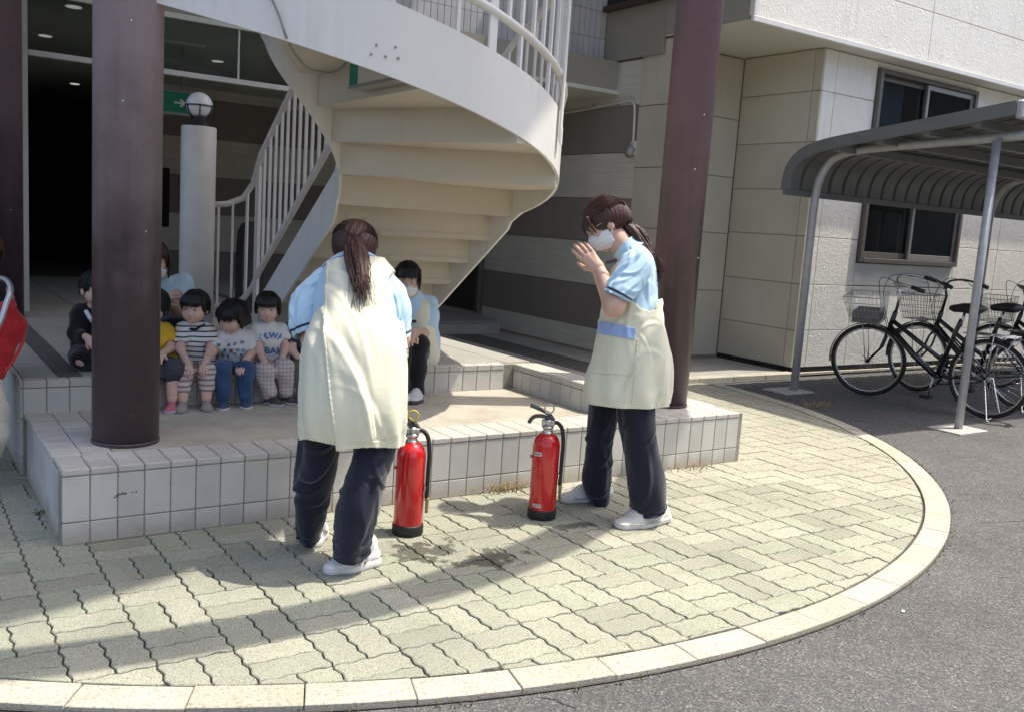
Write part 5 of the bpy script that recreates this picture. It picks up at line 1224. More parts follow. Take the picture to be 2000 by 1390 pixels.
K4 = {'hed': (1.9735, 4.9500, 0.7758), 'pel': (2.0050, 5.0000, 0.4492), 'che': (1.9827, 4.9700, 0.5695), 'nek': (1.9780, 4.9600, 0.6761), 'shr': (1.9070, 4.9600, 0.6419), 'elr': (1.8705, 4.8800, 0.5618), 'wrr': (1.9005, 4.8000, 0.5050), 'shl': (2.0496, 4.9600, 0.6403), 'ell': (2.0590, 4.9000, 0.5548), 'wrl': (1.9655, 4.8000, 0.5088), 'hpr': (1.9515, 4.9800, 0.4453), 'knr': (1.8650, 4.7800, 0.4640), 'anr': (1.8598, 4.7400, 0.3356), 'tor': (1.8147, 4.6200, 0.3054), 'hpl': (2.0436, 4.9800, 0.4423), 'knl': (1.9771, 4.7800, 0.4602), 'anl': (1.9568, 4.7400, 0.3308), 'tol': (1.9181, 4.6200, 0.2996)}
K0 = {'hed': (1.1529, 4.9500, 0.7891), 'pel': (1.1783, 5.0000, 0.4720), 'che': (1.1674, 4.9700, 0.5847), 'nek': (1.1589, 4.9600, 0.6822), 'shr': (1.1015, 4.9600, 0.6562), 'elr': (1.0791, 4.9000, 0.5808), 'wrr': (1.1014, 4.8000, 0.5331), 'shl': (1.2228, 4.9600, 0.6603), 'ell': (1.2270, 4.9000, 0.5831), 'wrl': (1.1649, 4.8000, 0.5730), 'hpr': (1.1380, 4.9800, 0.4658), 'knr': (1.0928, 4.7600, 0.4882), 'anr': (1.0874, 4.7200, 0.3617), 'tor': (1.0485, 4.6000, 0.3366), 'hpl': (1.2095, 4.9800, 0.4689), 'knl': (1.2059, 4.7600, 0.4896), 'anl': (1.1928, 4.7200, 0.3564), 'tol': (1.1486, 4.6000, 0.3309)}
AM = {'hed': (1.2487, 5.3500, 0.9944), 'pel': (1.3460, 5.5500, 0.5303), 'che': (1.3150, 5.5000, 0.6942), 'nek': (1.2775, 5.4200, 0.8647), 'shr': (1.1702, 5.4000, 0.8193), 'elr': (1.1772, 5.2800, 0.6831), 'wrr': (1.2579, 5.2200, 0.7934), 'shl': (1.4222, 5.4500, 0.8471), 'ell': (1.3715, 5.2800, 0.7311), 'wrl': (1.2689, 5.2000, 0.8123), 'hpr': (1.2808, 5.5500, 0.5223), 'knr': (1.1776, 5.2200, 0.6208), 'anr': (1.2084, 5.3500, 0.4599), 'tor': (1.1573, 5.1800, 0.4460), 'hpl': (1.4095, 5.5500, 0.5203), 'knl': (1.3386, 5.2200, 0.6191), 'anl': (1.3740, 5.3500, 0.4556), 'tol': (1.3228, 5.1800, 0.4409)}
SW = {'hed': (2.6174, 4.9800, 0.9597), 'pel': (2.6777, 5.0200, 0.5048), 'che': (2.6935, 5.0300, 0.6934), 'nek': (2.6593, 5.0200, 0.8326), 'shr': (2.5340, 5.0000, 0.7904), 'elr': (2.5039, 4.9000, 0.6646), 'wrr': (2.4282, 4.6000, 0.6843), 'shl': (2.7861, 5.0400, 0.7873), 'ell': (2.7153, 4.9200, 0.6382), 'wrl': (2.4601, 4.6000, 0.6897), 'hpr': (2.6082, 5.0000, 0.4968), 'knr': (2.4390, 4.7000, 0.6001), 'anr': (2.4488, 4.6600, 0.3428), 'tor': (2.3935, 4.5400, 0.2835), 'hpl': (2.7316, 5.0000, 0.4938), 'knl': (2.5578, 4.7000, 0.5979), 'anl': (2.5447, 4.6600, 0.3383), 'tol': (2.4474, 4.5200, 0.2816)}
KB = {'hed': (0.9059, 5.1200, 0.8586), 'pel': (0.9110, 5.2000, 0.5182), 'che': (0.9058, 5.2000, 0.6533), 'nek': (0.9084, 5.1600, 0.7542), 'shr': (0.8437, 5.1800, 0.7306), 'elr': (0.8100, 5.1200, 0.6328), 'wrr': (0.8555, 5.0200, 0.6249), 'shl': (0.9713, 5.1800, 0.7307), 'ell': (0.9853, 5.1200, 0.6308), 'wrl': (0.9129, 5.0200, 0.6241), 'hpr': (0.8657, 5.1800, 0.5089), 'knr': (0.8272, 5.0200, 0.5162), 'anr': (0.8922, 5.1200, 0.4720), 'tor': (0.9463, 5.0800, 0.4715), 'hpl': (0.9648, 5.1800, 0.5064), 'knl': (0.9521, 5.0200, 0.5129), 'anl': (0.8953, 5.0000, 0.4861), 'tol': (0.8691, 5.2000, 0.4489)}
PE = {'hed': (0.3968, 5.0000, 1.0393), 'pel': (0.3183, 5.0500, 0.5301), 'che': (0.3529, 5.0500, 0.7499), 'nek': (0.3890, 5.0300, 0.8978), 'shr': (0.2920, 5.0500, 0.8557), 'elr': (0.2636, 4.9500, 0.7138), 'wrr': (0.3046, 4.8000, 0.7091), 'shl': (0.4494, 5.0000, 0.8580), 'ell': (0.4391, 4.9500, 0.7131), 'wrl': (0.3847, 4.8000, 0.6968), 'hpr': (0.2764, 5.0500, 0.5189), 'knr': (0.2704, 5.0000, 0.3198), 'anr': (0.2695, 5.0500, 0.0854), 'tor': (0.2606, 4.9000, 0.0613), 'hpl': (0.3603, 5.0500, 0.5166), 'knl': (0.3497, 5.0000, 0.3155), 'anl': (0.3501, 5.0500, 0.0786), 'tol': (0.3389, 4.9000, 0.0541)}
ST = {'c': (0.4271, 4.7334, 0.6515), 't0': (0.3379, 4.6002, 0.5885), 't1': (0.4151, 4.5720, 0.7330), 't2': (0.4543, 4.6004, 0.8421), 't3': (0.4754, 4.6454, 0.9035), 't4': (0.4608, 4.7586, 0.9344), 't5': (0.4169, 4.9088, 0.9207), 'band0': (0.4780, 4.6911, 0.8947), 'band1': (0.4917, 4.6925, 0.8141), 'band2': (0.4907, 4.7074, 0.7545), 'lip0': (0.4935, 4.6564, 0.7537), 'lip1': (0.5282, 4.6764, 0.7233), 'lip2': (0.5228, 4.6692, 0.6590), 'lip3': (0.4820, 4.6583, 0.5753), 'lip4': (0.4307, 4.6574, 0.5074), 'm0': (0.3873, 4.6697, 0.4767), 'm1': (0.3910, 4.5880, 0.3720), 'm2': (0.3920, 4.5684, 0.2609), 'm3': (0.3805, 4.5851, 0.1697), 'g': (0.3200, 4.8776, 0.0000)}
TX = {'a': (1.7397, 4.8700, 0.6418), 'b': (1.7490, 4.8650, 0.5581), 'x1': (1.5231, 4.8650, 0.5604), 'x2': (1.5751, 4.8620, 0.5182)}
WD = {'a': (2.5817, 3.7579, 0.0000), 'b': (3.8883, 3.7469, 0.0000), 'c': (6.4473, 4.8457, 0.0000), 'd': (0.5418, 4.1853, 0.0000)}
CRv = np.array(CR); CUv = np.array(CU)
HF = nz(V(.565, .825, 0))          # away from the camera, level
def person(loc, label, group=None): return thing('person', loc, label, 'person', group)
def A(x): return np.asarray(x, float)
def limb_field(segs, vs, k=.03):
    P = np.concatenate([[A(s[0]), A(s[1])] for s in segs]); r = max(max(s[2], s[3]) for s in segs)+.04
    g = SDF(P.min(0)-r, P.max(0)+r, vs)
    for s in segs: g.cap(s[0], s[1], s[2], s[3], k, flat=s[4] if len(s) > 4 else None)
    return g
def hair_cap(c, f, u, S, vs, grow=.014, front=.055, fringe=.018, low=-.04, seed=0, back=None, kid=False, strands=70):
    """skull-hugging hair: front = how far forward it reaches, fringe = height of the fringe edge, low = lower edge at the back"""
    s, f, u = frame3(f, u); M = np.array([s, f, u]); c = A(c); P = lambda a, b, d: c+(s*a+f*b+u*d)*S
    g = SDF(c-.2*S, c+.2*S, vs)
    rx, ry, rz = ((.078, .090, .080) if kid else (.074, .094, .083))
    g.ell(P(0, -.014, .028), ((rx+grow)*S, (ry+grow)*S, (rz+grow)*S), M, 0)
    if back: 
        for b in back: g.ell(P(*b[0]), tuple(x*S for x in b[1]), M, .02*S)
    # cut the face opening: everything ahead of 'front' and below the fringe line
    gx = np.meshgrid(*g.ax, indexing='ij', sparse=True); q = [gx[i]-c[i] for i in range(3)]
    a = (q[0]*s[0]+q[1]*s[1]+q[2]*s[2])/S; b = (q[0]*f[0]+q[1]*f[1]+q[2]*f[2])/S; d = (q[0]*u[0]+q[1]*u[1]+q[2]*u[2])/S
    ang = np.arctan2(a, b); jag = .006*np.sin(ang*23+seed)+.004*np.sin(ang*41+2*seed)
    face = np.maximum(-(b-front+.25*a*a/.08*.0), d-(fringe+jag))        # <0 inside the removed region
    g.f = np.maximum(g.f, (-face*S).astype(np.float32)); g.f = np.maximum(g.f, ((low+jag*1.5-d)*S).astype(np.float32))
    g.f += ((.0016*np.sin(ang*strands+6*np.sin(d*40))+.0012*np.sin(ang*strands*.43+d*60))*S).astype(np.float32)
    return g
def strands(paths, r0, r1, vs, k=.0035):
    P = np.concatenate([A(p) for p in paths]); g = SDF(P.min(0)-.05, P.max(0)+.05, vs)
    for p in paths:
        p = crm(A(p), 9)
        for i in range(8): g.cap(p[i], p[i+1], r0+(r1-r0)*i/8, r0+(r1-r0)*(i+1)/8, k)
    return g.mesh()
def pony(path, width, n, seed, r0=.013, r1=.004, vs=.004):
    r = np.random.default_rng(seed); path = A(path); out = []
    T = nz(path[-1]-path[0]); a = nz(np.cross(T, V(.3, .5, .8))); b = np.cross(T, a)
    for i in range(n):
        th = r.uniform(0, 6.28); rad = math.sqrt(r.uniform(0, 1))*width
        L = len(path); prof = np.array([.6, 1.05, 1.15, .95, .45, .3, .2])[:L] if L <= 7 else np.ones(L)
        end = r.uniform(.35, 1.12); q = path.copy(); q[-1] = path[-2]+(path[-1]-path[-2])*end*1.0
        out.append(q+(a*math.cos(th)+b*math.sin(th))[None]*(rad*prof)[:, None]+r.normal(0, .003, q.shape))
    return strands(out, r0, r1, vs)
def inpoly(a, b, poly):
    ins = np.zeros(a.shape, bool); n = len(poly)
    for i in range(n):
        x0, y0 = poly[i]; x1, y1 = poly[(i+1) % n]
        c = ((y0 > b) != (y1 > b)) & (a < (x1-x0)*(b-y0)/((y1-y0) if y1 != y0 else 1e-9)+x0); ins ^= c
    return ins
def trousers(root, legs, side, mat, seed, seat=None):
    parts = []
    for i, L in enumerate(legs):
        fd = foldfn(seed+i, .0030, [(2, .6, 1), (3, -.9, .7), (4, 1.2, .4)]); ln = sum(np.linalg.norm(A(a[:3])-A(b[:3])) for a, b in zip(L[:-1], L[1:]))
        c1 = creases(seed+i+50, 16, .075, ln, .0055, .010, .05, .25, .5, v0=(.05, .55)); c2 = creases(seed+i+60, 12, .075, ln, .006, .009, .04, .05, .35, v0=(.78, .99)); c3 = creases(seed+i+70, 7, .075, ln, .005, .012, .16, 1.45, .15)
        def dd(u, v, fd=fd, c1=c1, c2=c2, c3=c3): return fd(u, v)+c1(u, v)+c2(u, v)+c3(u, v)
        parts.append(orient(loft(L, side, 110, 170, dd)))
    if seat is not None: parts.append(seat)
    return arr_obj('trousers', parts, mat, root)
def poly_px(pts, cx, cy, k): return [((x-cx)*k, (cy-y)*k) for x, y in pts]

def flyaways(P, base, n, seed, r=.0007):
    """fine loose hairs combed over the skull towards the tail"""
    rr = np.random.default_rng(seed); m = MB()
    for i in range(n):
        a = rr.uniform(-1, 1); b = rr.uniform(-.3, 1); k = 1.0+rr.uniform(.0, .05)
        th = a*1.35; p0 = P(.088*math.sin(th)*k, .075*b, .030+.096*math.cos(th)*k*(1-.25*b*b)); p1 = P(.086*math.sin(th)*k, -.055, .035+.085*math.cos(th)*k); p2 = P(.045*math.sin(th)*k, -.108*k, .03+.03*math.cos(th)); p3 = A(base)+rr.normal(0, .012, 3)
        m.tube(smoothpath([tuple(p0+rr.normal(0, .002, 3)), tuple(p1), tuple(p2), tuple(p3)], 4), r, 3, caps=False)
    for i in range(n//12):
        th = rr.uniform(-1.4, 1.4); p0 = P(.09*math.sin(th), rr.uniform(-.08, .03), .032+.098*math.cos(th)); d_ = nz(p0-P(0, -.01, .02)); m.tube(smoothpath([tuple(p0), tuple(p0+d_*.004+rr.normal(0, .004, 3)), tuple(p0+d_*.007+rr.normal(0, .010, 3)+V(0, 0, -.008))], 3), r*.8, 3, caps=False)
    return (np.array(m.v), np.array(m.f))
def tail_wisps(path, n, seed, width=.05, r=.0008):
    rr = np.random.default_rng(seed); path = A(path); m = MB()
    for i in range(n):
        o = rr.normal(0, width*.42, 3); o = o-HF*np.dot(o, HF)-HF*abs(rr.normal(0, .010)); k = np.linspace(.25, 1.1, len(path))[:, None]; q = path+o*k+rr.normal(0, .004, path.shape); q[-1] += (path[-1]-path[-2])*rr.uniform(-.3, .7)
        m.tube(smoothpath([tuple(x) for x in q], 3), r, 3, caps=False)
    return (np.array(m.v), np.array(m.f))
# ---- worker seen from behind
def worker_back():
    d = LW; t = person((1.43, 3.2, 0), 'woman in a cream cross-back apron seen from behind, bending towards the seated children')
    O = A(d['org']); k = 3.4/1818.16
    ab = lambda P: ((P-O) @ CRv, (P-O) @ CUv)
    # body in one piece: head, neck, trunk core, arms, legs
    g = limb_field([(d['neck'], d['torso'][6][:3], .055, .1), (d['torso'][6][:3], d['torso'][2][:3], .1, .12), (d['neck'], d['head'], .05, .05), (d['sl'][1][:3], d['elbl'], .045, .042), (d['elbl'], d['wrl'], .041, .028), (d['sr'][1][:3], d['elbr'], .045, .042), (d['elbr'], d['wrr'], .041, .028)]
                   + [(L[i][:3], L[i+1][:3], .06-.008*i, .052-.008*i) for L in (d['ll'], d['lr']) for i in range(5)], .010)
    hf = nz(HF*.86+V(0, 0, -.46)+CRv*-.10); hu = nz(V(0, 0, 1)+HF*.45)
    hg, HP, HM = head_field(d['head'], hf, hu, 1.0, .0045)
    arr_obj('body', [g.mesh(), hg.mesh(), hand_field(d['wrl'], HF*.6+CRv*.5+V(0, 0, -.5), V(0, 0, 1), 1, .5, 1), hand_field(d['wrr'], HF*.6-CRv*.5+V(0, 0, -.5), V(0, 0, 1), 1, .5, -1)], MT['skin'], t)
    # hair gathered into a tail
    hg = hair_cap(d['head'], hf, hu, 1.0, .0036, .016, .062, .03, -.062, 1, [((0, -.075, .0), (.062, .05, .062))])
    arr_obj('hair', [hg.mesh(), pony(d['pony'], .040, 150, 3, .0052, .0014, .0032), flyaways(HP, d['pony'][0], 420, 5), tail_wisps(d['pony'], 260, 6, .045)], MT['hair_b'], t)
    mask_obj(t, HP, HM, 1.0)
    trousers(t, [d['ll'], d['lr']], CRv, MT['navy'], 11)
    # shirt
    fs = creases(3, 20, .15, .35, .005, .009, .06, .6, .6) if True else foldfn(3, .004, [(3, 2, 1), (5, -3, .7), (2, 6, .5)])
    tor = loft(d['torso'][4:], CRv, 120, 80, fs, -.012); col = [orient(tor)]
    for s_, sd in ((d['sl'], 5), (d['sr'], 6)):
        ff = creases(sd, 26, .065, .22, .0062, .0065, .05, 1.0, .45); col.append(thick(orient(loft(s_, CRv, 110, 110, ff)), .003))
    sh = arr_obj('shirt', col, MT['shirt_b'], t)
    for s_, sd in ((d['sl'], 5), (d['sr'], 6)):
        ff = creases(sd, 26, .065, .22, .0062, .0065, .05, 1.0, .45)
        arr_obj('cuff_piping', [thick(orient(loft(s_, CRv, 64, 160, ff, .0022, lambda u, v, P: (v > .86) & (v < .895))), .003)], MT['piping'], sh)
    cl = loft([d['torso'][7], d['torso'][8], tuple(A(d['torso'][9])+A((0, 0, .012, -.012, -.008)))], CRv, 64, 24, None, .004, lambda u, v, P: v > .62); arr_obj('collar', [thick(orient(cl), .006)], MT['shirt_b'], sh)
    # apron: lower layer and the crossing upper panel
    base = foldfn(21, .0035, [(3, 1.2, 1), (6, -.8, .6), (9, .5, .4)])
    cr1 = creases(71, 12, .18, .66, .0065, .012, .13, -.75, .22, (3.7, 5.6), (.28, .82)); cr2 = creases(72, 16, .18, .66, .0035, .007, .06, -.6, .6, v0=(.1, .9)); cr3 = creases(73, 10, .18, .66, .006, .014, .16, 1.5, .14, v0=(.0, .45))
    def dis(u, v):
        diag = cr1(u, v)+cr2(u, v)+cr3(u, v)
        vert = np.sin(11*u+2.2*np.sin(5*v))*.006*np.clip((.55-v)/.45, 0, 1)**1.5
        return base(u, v)+diag+vert
    low = poly_px([(560, 1000), (560, 640), (597, 640), (606, 613), (628, 594), (617, 500), (660, 490), (762, 490), (753, 521), (739, 586), (777, 626), (805, 645), (830, 660), (830, 1000)], 690, 690, k)
    def m_low(u, v, P):
        a, b = ab(P); back = np.sin(u) < .25; s = inpoly(a, b, low); hem = b > (690-862+4*np.sin(a*30))*k
        return np.where(back, s, (b < (690-560)*k)) & hem
    def m_top(u, v, P):
        a, b = ab(P); back = np.sin(u) < .1; s = inpoly(a, b, low); line = a > (-72+46*((511-690+b/k*1.0)/-342*1.0*-1+0) if False else (-72+46*np.clip((690-b/k-511)/342, 0, 1)))*k
        return back & s & line & (a < .19) & (b > (690-874+3*np.sin(a*26))*k)
    hemsec = [tuple(A(d['torso'][0])+A((0.002, -.003, -.012, .0, .0)))]+d['torso'][1:]
    ap = arr_obj('apron', [thick(orient(loft(hemsec, CRv, 260, 220, dis, .006, m_low)), .003)], MT['apron'], t)
    arr_obj('crossing_panel', [thick(orient(loft(hemsec, CRv, 260, 220, lambda u, v: dis(u+.05, v)*1.15, .0125, m_top)), .004)], MT['apron'], ap)
    def edge(u, v, P):
        a, b = ab(P); l0 = (-72+46*np.clip((690-b/k-511)/342, 0, 1))*k; return (np.sin(u) < .1) & inpoly(a, b, low) & (a > l0) & (a < l0+.012) & (b > (690-874)*k)
    arr_obj('panel_hem', [thick(orient(loft(hemsec, CRv, 420, 220, lambda u, v: dis(u+.05, v)*1.15, .0150, edge)), .003)], MT['apron'], ap)
    mgry = simple('grey shoe trim', (.36, .37, .38), .6, .05, 20)
    def sneaker(o, P, w, H, s, up, dd):
        for sg in (-1, 1):
            for kx in range(3): m = MB(); m.tube([P(.40+.1*kx, 1.0*sg, .030), P(.33+.09*kx, .86*sg, H*.62), P(.30+.1*kx, .62*sg, H*1.02)], .0045, 6); m.build('side_stripe', mgry, o)
        m = MB(); m.tube([P(.04, -.45, H*.5), P(.0, 0, H*.62), P(.04, .45, H*.5)], .006, 6); m.build('heel_tab', mgry, o)
        laces(o, P, w, H, s, up, dd, mgry)
    shoe(t, None, d['shoer'][0], d['shoer'][1], 1.0, MT['shoe_w'], None, sneaker, .072); shoe(t, None, d['shoel'][0], d['shoel'][1], 1.0, MT['shoe_w'], None, sneaker, .072)
worker_back()

# ---- worker in profile, hands before her face
def worker_side():
    d = RW; t = person((2.88, 3.27, 0), 'woman in a cream apron standing at the column, both hands raised before her masked face')
    O = A(d['org']); k = 4.15/1818.16; ab = lambda P: ((P-O) @ CRv, (P-O) @ CUv)
    g = limb_field([(d['neck0'], d['torso'][5][:3], .06, .11), (d['torso'][5][:3], d['torso'][2][:3], .11, .12), (d['neck0'], d['neck1'], .052, .05), (d['neck1'], d['head'], .05, .05),
                    (d['shn'], d['eln'], .05, .043), (d['eln'], d['wrn'], .041, .027), (d['shf'], d['elf'], .05, .043), (d['elf'], d['wrf'], .041, .027)]
                   + [(L[i][:3], L[i+1][:3], .055-.007*i, .048-.007*i) for L in (d['nlg'], d['flg']) for i in range(len(L)-1)], .009)
    hf = nz(A(d['nose'])-A(d['head'])+V(0, 0, .0)); hu = nz(A(d['crown'])-A(d['head'])); hu = nz(hu-hf*np.dot(hu, hf))
    hg, HP, HM = head_field(d['head'], hf, hu, 1.0, .0036)
    # hands: pressed together, fingers up and forward
    dn = A(d['hdn'])-A(d['wrn']); df = A(d['hdf'])-A(d['wrf'])
    hn = hand_field(d['wrn'], dn, -HF, .98, .10, -1, .003, .5); hf_ = hand_field(d['wrf'], df, HF, .98, .10, 1, .003, .5)
    arr_obj('body', [g.mesh(), hg.mesh(), hn, hf_], MT['skin'], t)
    face_bits(t, HP, HM, 1.0, False); mask_obj(t, HP, HM, 1.0)
    hg = hair_cap(d['head'], hf, hu, 1.0, .0036, .014, .060, .036, -.045, 2, [((0, -.08, -.012), (.05, .045, .05))])
    lock = strands([[HP(.066*s_, .074, .062), HP(.078*s_, .078, .02), HP(.074*s_, .07, -.02)] for s_ in (-1, 1)]+[[HP(.06*s_, .08, .06), HP(.066*s_, .094, .03), HP(.06*s_, .092, .0)] for s_ in (-1, 1)], .009, .003, .0036)
    arr_obj('hair', [hg.mesh(), pony(d['pony'], .030, 120, 9, .0052, .0014, .0032), lock, flyaways(HP, d['pony'][0], 420, 7), tail_wisps(d['pony'], 260, 8, .038)], MT['hair_b'], t)
    gl = MB()
    for sg in (-1, 1):
        gl.tube([tuple(HP(.032*sg+.021*math.cos(q), .093-.004*abs(math.cos(q)), .003+.016*math.sin(q))) for q in np.linspace(0, 6.283, 17)[:-1]], .0014, 5, True); gl.tube([tuple(HP(.053*sg, .088, .006)), tuple(HP(.076*sg, .04, .008)), tuple(HP(.08*sg, -.01, .004))], .0015, 5)
    gl.tube([tuple(HP(-.011, .096, .004)), tuple(HP(.011, .096, .004))], .0014, 5); gl.build('glasses', MT['chrome'], t)
    m = MB(); m.tube([A(d['pony'][0])+.026*(math.cos(q)*nz(V(.2, .3, 1))+math.sin(q)*nz(V(.56, -.82, 0))) for q in np.linspace(0, 6.28, 16)[:-1]], .006, 6, True); m.build('hair_tie', MT['black'], t)
    trousers(t, [d['nlg'], d['flg']], CRv, MT['navy'], 31)
    fs = creases(13, 24, .15, .35, .005, .009, .06, .7, .6) if True else foldfn(13, .0045, [(3, 2, 1), (5, -3, .7), (2, 6, .5)])
    col = [orient(loft(d['torso'][3:], CRv, 120, 80, fs, -.010))]
    ff = creases(15, 28, .065, .22, .0062, .0065, .05, 1.0, .45)
    col.append(thick(orient(loft(d['sl'], CRv, 110, 110, ff)), .003))
    dl = A(d['shf'])-A(d['shn']); fsl = [tuple(np.concatenate([A(r[:3])+dl*1.1, A(r[3:])])) for r in d['sl']]; col.append(orient(loft(fsl, CRv, 48, 40, ff)))
    sh = arr_obj('shirt', col, MT['shirt_b'], t)
    arr_obj('cuff_piping', [thick(orient(loft(d['sl'], CRv, 64, 160, ff, .0022, lambda u, v, P: (v > .83) & (v < .87))), .003)], MT['piping'], sh)
    n0, n1 = A(d['neck0']), A(d['neck1']); ax = nz(n1-n0)
    cl = loft([tuple(np.concatenate([n0+ax*q, A((r, r*1.05))])) for q, r in ((-.01, .088), (.012, .072), (.035, .064), (.05, .066))], CRv, 64, 20); arr_obj('collar', [thick(orient(cl), .006)], MT['shirt_b'], sh)
    base = foldfn(41, .004, [(2, 1.0, 1), (4, -.8, .7), (7, .6, .5)])
    cr1 = creases(81, 10, .18, .66, .006, .013, .15, 1.35, .2, (3.3, 6.1), (.05, .5)); cr2 = creases(82, 18, .18, .66, .0034, .007, .05, .5, .8, v0=(.05, .9)); cr3 = creases(83, 8, .18, .66, .0055, .011, .10, .5, .3, (3.3, 6.1), (.45, .75))
    def dis(u, v): return base(u, v)+np.sin(9*u+2.0*np.sin(5*v))*.007*np.clip((.62-v)/.5, 0, 1)**1.4+cr1(u, v)+cr2(u, v)+cr3(u, v)
    P1 = poly_px([(1050, 900), (1050, 470), (1196, 470), (1214, 500), (1216, 560), (1229, 578), (1251, 601), (1270, 607), (1282, 603), (1285, 585), (1360, 560), (1360, 900)], 1230, 640, k)
    def m1(u, v, P):
        a, b = ab(P); return inpoly(a, b, P1)
    hemsec = [tuple(A(d['torso'][0])+A((.004, -.002, -.008, .0, .0)))]+d['torso'][1:]
    ap = arr_obj('apron', [thick(orient(loft(hemsec, CRv, 260, 220, dis, .006, m1)), .003)], MT['apron'], t)
    def pm(poly):
        q = poly_px(poly, 1230, 640, k); return lambda u, v, P: inpoly(*ab(P), q) & (np.sin(u) < 0)
    arr_obj('pocket', [thick(orient(loft(hemsec, CRv, 320, 220, dis, .0095, pm([(1165, 630), (1240, 646), (1244, 735), (1150, 728)]))), .003)], MT['apron'], ap)
    arr_obj('pocket_flap', [thick(orient(loft(hemsec, CRv, 420, 300, dis, .0135, pm([(1168, 624), (1242, 641), (1240, 664), (1236, 664), (1166, 650)]))), .004)], MT['flap'], ap)
    arr_obj('side_seam', [thick(orient(loft(hemsec, CRv, 420, 220, dis, .0095, pm([(1243, 660), (1247, 660), (1238, 790), (1233, 790)]))), .003)], MT['apron'], ap)
    m = MB(); Mx = Matrix((Vector(CR), Vector(tuple(HF)), Vector(CU))).transposed(); m.obox(d['tag'], (.026, .003, .008), Mx @ Matrix.Rotation(R(-12), 3, 'Y'), .001); m.build('name_tag', simple('tag', (.05, .03, .03), .5, .1, 20), ap)
    mtr = simple('shoe seam', (.34, .33, .29), .7, .05, 20)
    def low_shoe(o, P, w, H, s, up, dd):
        m = MB(); m.tube([P(.74, -1.0, .022), P(.70, -.6, H*.62), P(.69, 0, H*.72), P(.70, .6, H*.62), P(.74, 1.0, .022)], .0028, 5); m.build('toe_seam', mtr, o)
        m = MB(); m.tube(smoothpath([P(.02, 0, .024), P(.15, -1.0, .024), P(.55, -1.05, .024), P(.8, -.95, .026), P(.99, 0, .026), P(.8, .95, .026), P(.55, 1.05, .024), P(.15, 1.0, .024), P(.02, 0, .024)], 4), .0028, 5); m.build('sole_line', mtr, o)
        laces(o, P, w, H, s, up, dd, mtr)
    shoe(t, None, d['shoen'][0], d['shoen'][1], 1.0, MT['cream_shoe'], None, low_shoe, .058); shoe(t, None, d['shoef'][0], d['shoef'][1], 1.0, MT['cream_shoe'], None, low_shoe, .058)
worker_side()
# ------------------------------------------------------------------ seated children and helpers
def lerp(a, b, t): return A(a)+(A(b)-A(a))*t
def m_stripe(name, c0, c1, period, duty, axis=2, tilt=(0, 0)):
    t = NT(name); x = t.sep(t.P()); z = t.math('ADD', x[axis], t.math('MULTIPLY', t.math('SUBTRACT', t.noise(7, 3), .5), .012))
    w = t.math('FRACT', t.math('DIVIDE', z, period)); k = t.maprange(t.math('ABSOLUTE', t.math('SUBTRACT', w, .5)), duty/2-.04, duty/2+.04, 1, 0)
    return t.done(t.mix(k, c0, c1), .85, t.bump(t.noise(40, 3), .25, .004))
def m_print(name, base, cols, scale, th):
    t = NT(name); v = t.P(); vo = t.n('ShaderNodeTexVoronoi'); vo.inputs['Scale'].default_value = scale; t.L(v, vo.inputs['Vector'])
    r = t.sep(vo.outputs['Color']); n = t.noise(scale*1.6, 2); shape = t.math('ADD', vo.outputs['Distance'], t.math('MULTIPLY', t.math('SUBTRACT', n, .5), .9))
    k = t.math('MULTIPLY', t.maprange(shape, th-.03, th+.03, 1, 0), t.maprange(r[1], .12, .16))
    col = t.ramp(r[0], [(i/max(1, len(cols)-1), c) for i, c in enumerate(cols)])
    return t.done(t.mix(k, base, col), .85, t.bump(t.noise(40, 3), .25, .004))
def m_plaid(name, a, b, c, period):
    t = NT(name); x = t.sep(t.P()); out = None
    def band(s, p, d): return t.maprange(t.math('ABSOLUTE', t.math('SUBTRACT', t.math('FRACT', t.math('DIVIDE', s, p)), .5)), d-.06, d+.06, 1, 0)
    h = band(x[2], period, .16); v = band(t.math('ADD', x[0], t.math('MULTIPLY', x[1], -.3)), period, .16)
    col = t.mix(t.math('MULTIPLY', t.math('ADD', h, v), .5), a, b); col = t.mix(t.math('MULTIPLY', band(x[2], period, .03), .5), col, c); return t.done(col, .85, t.bump(t.noise(40, 3), .25, .004))
FT = -HF
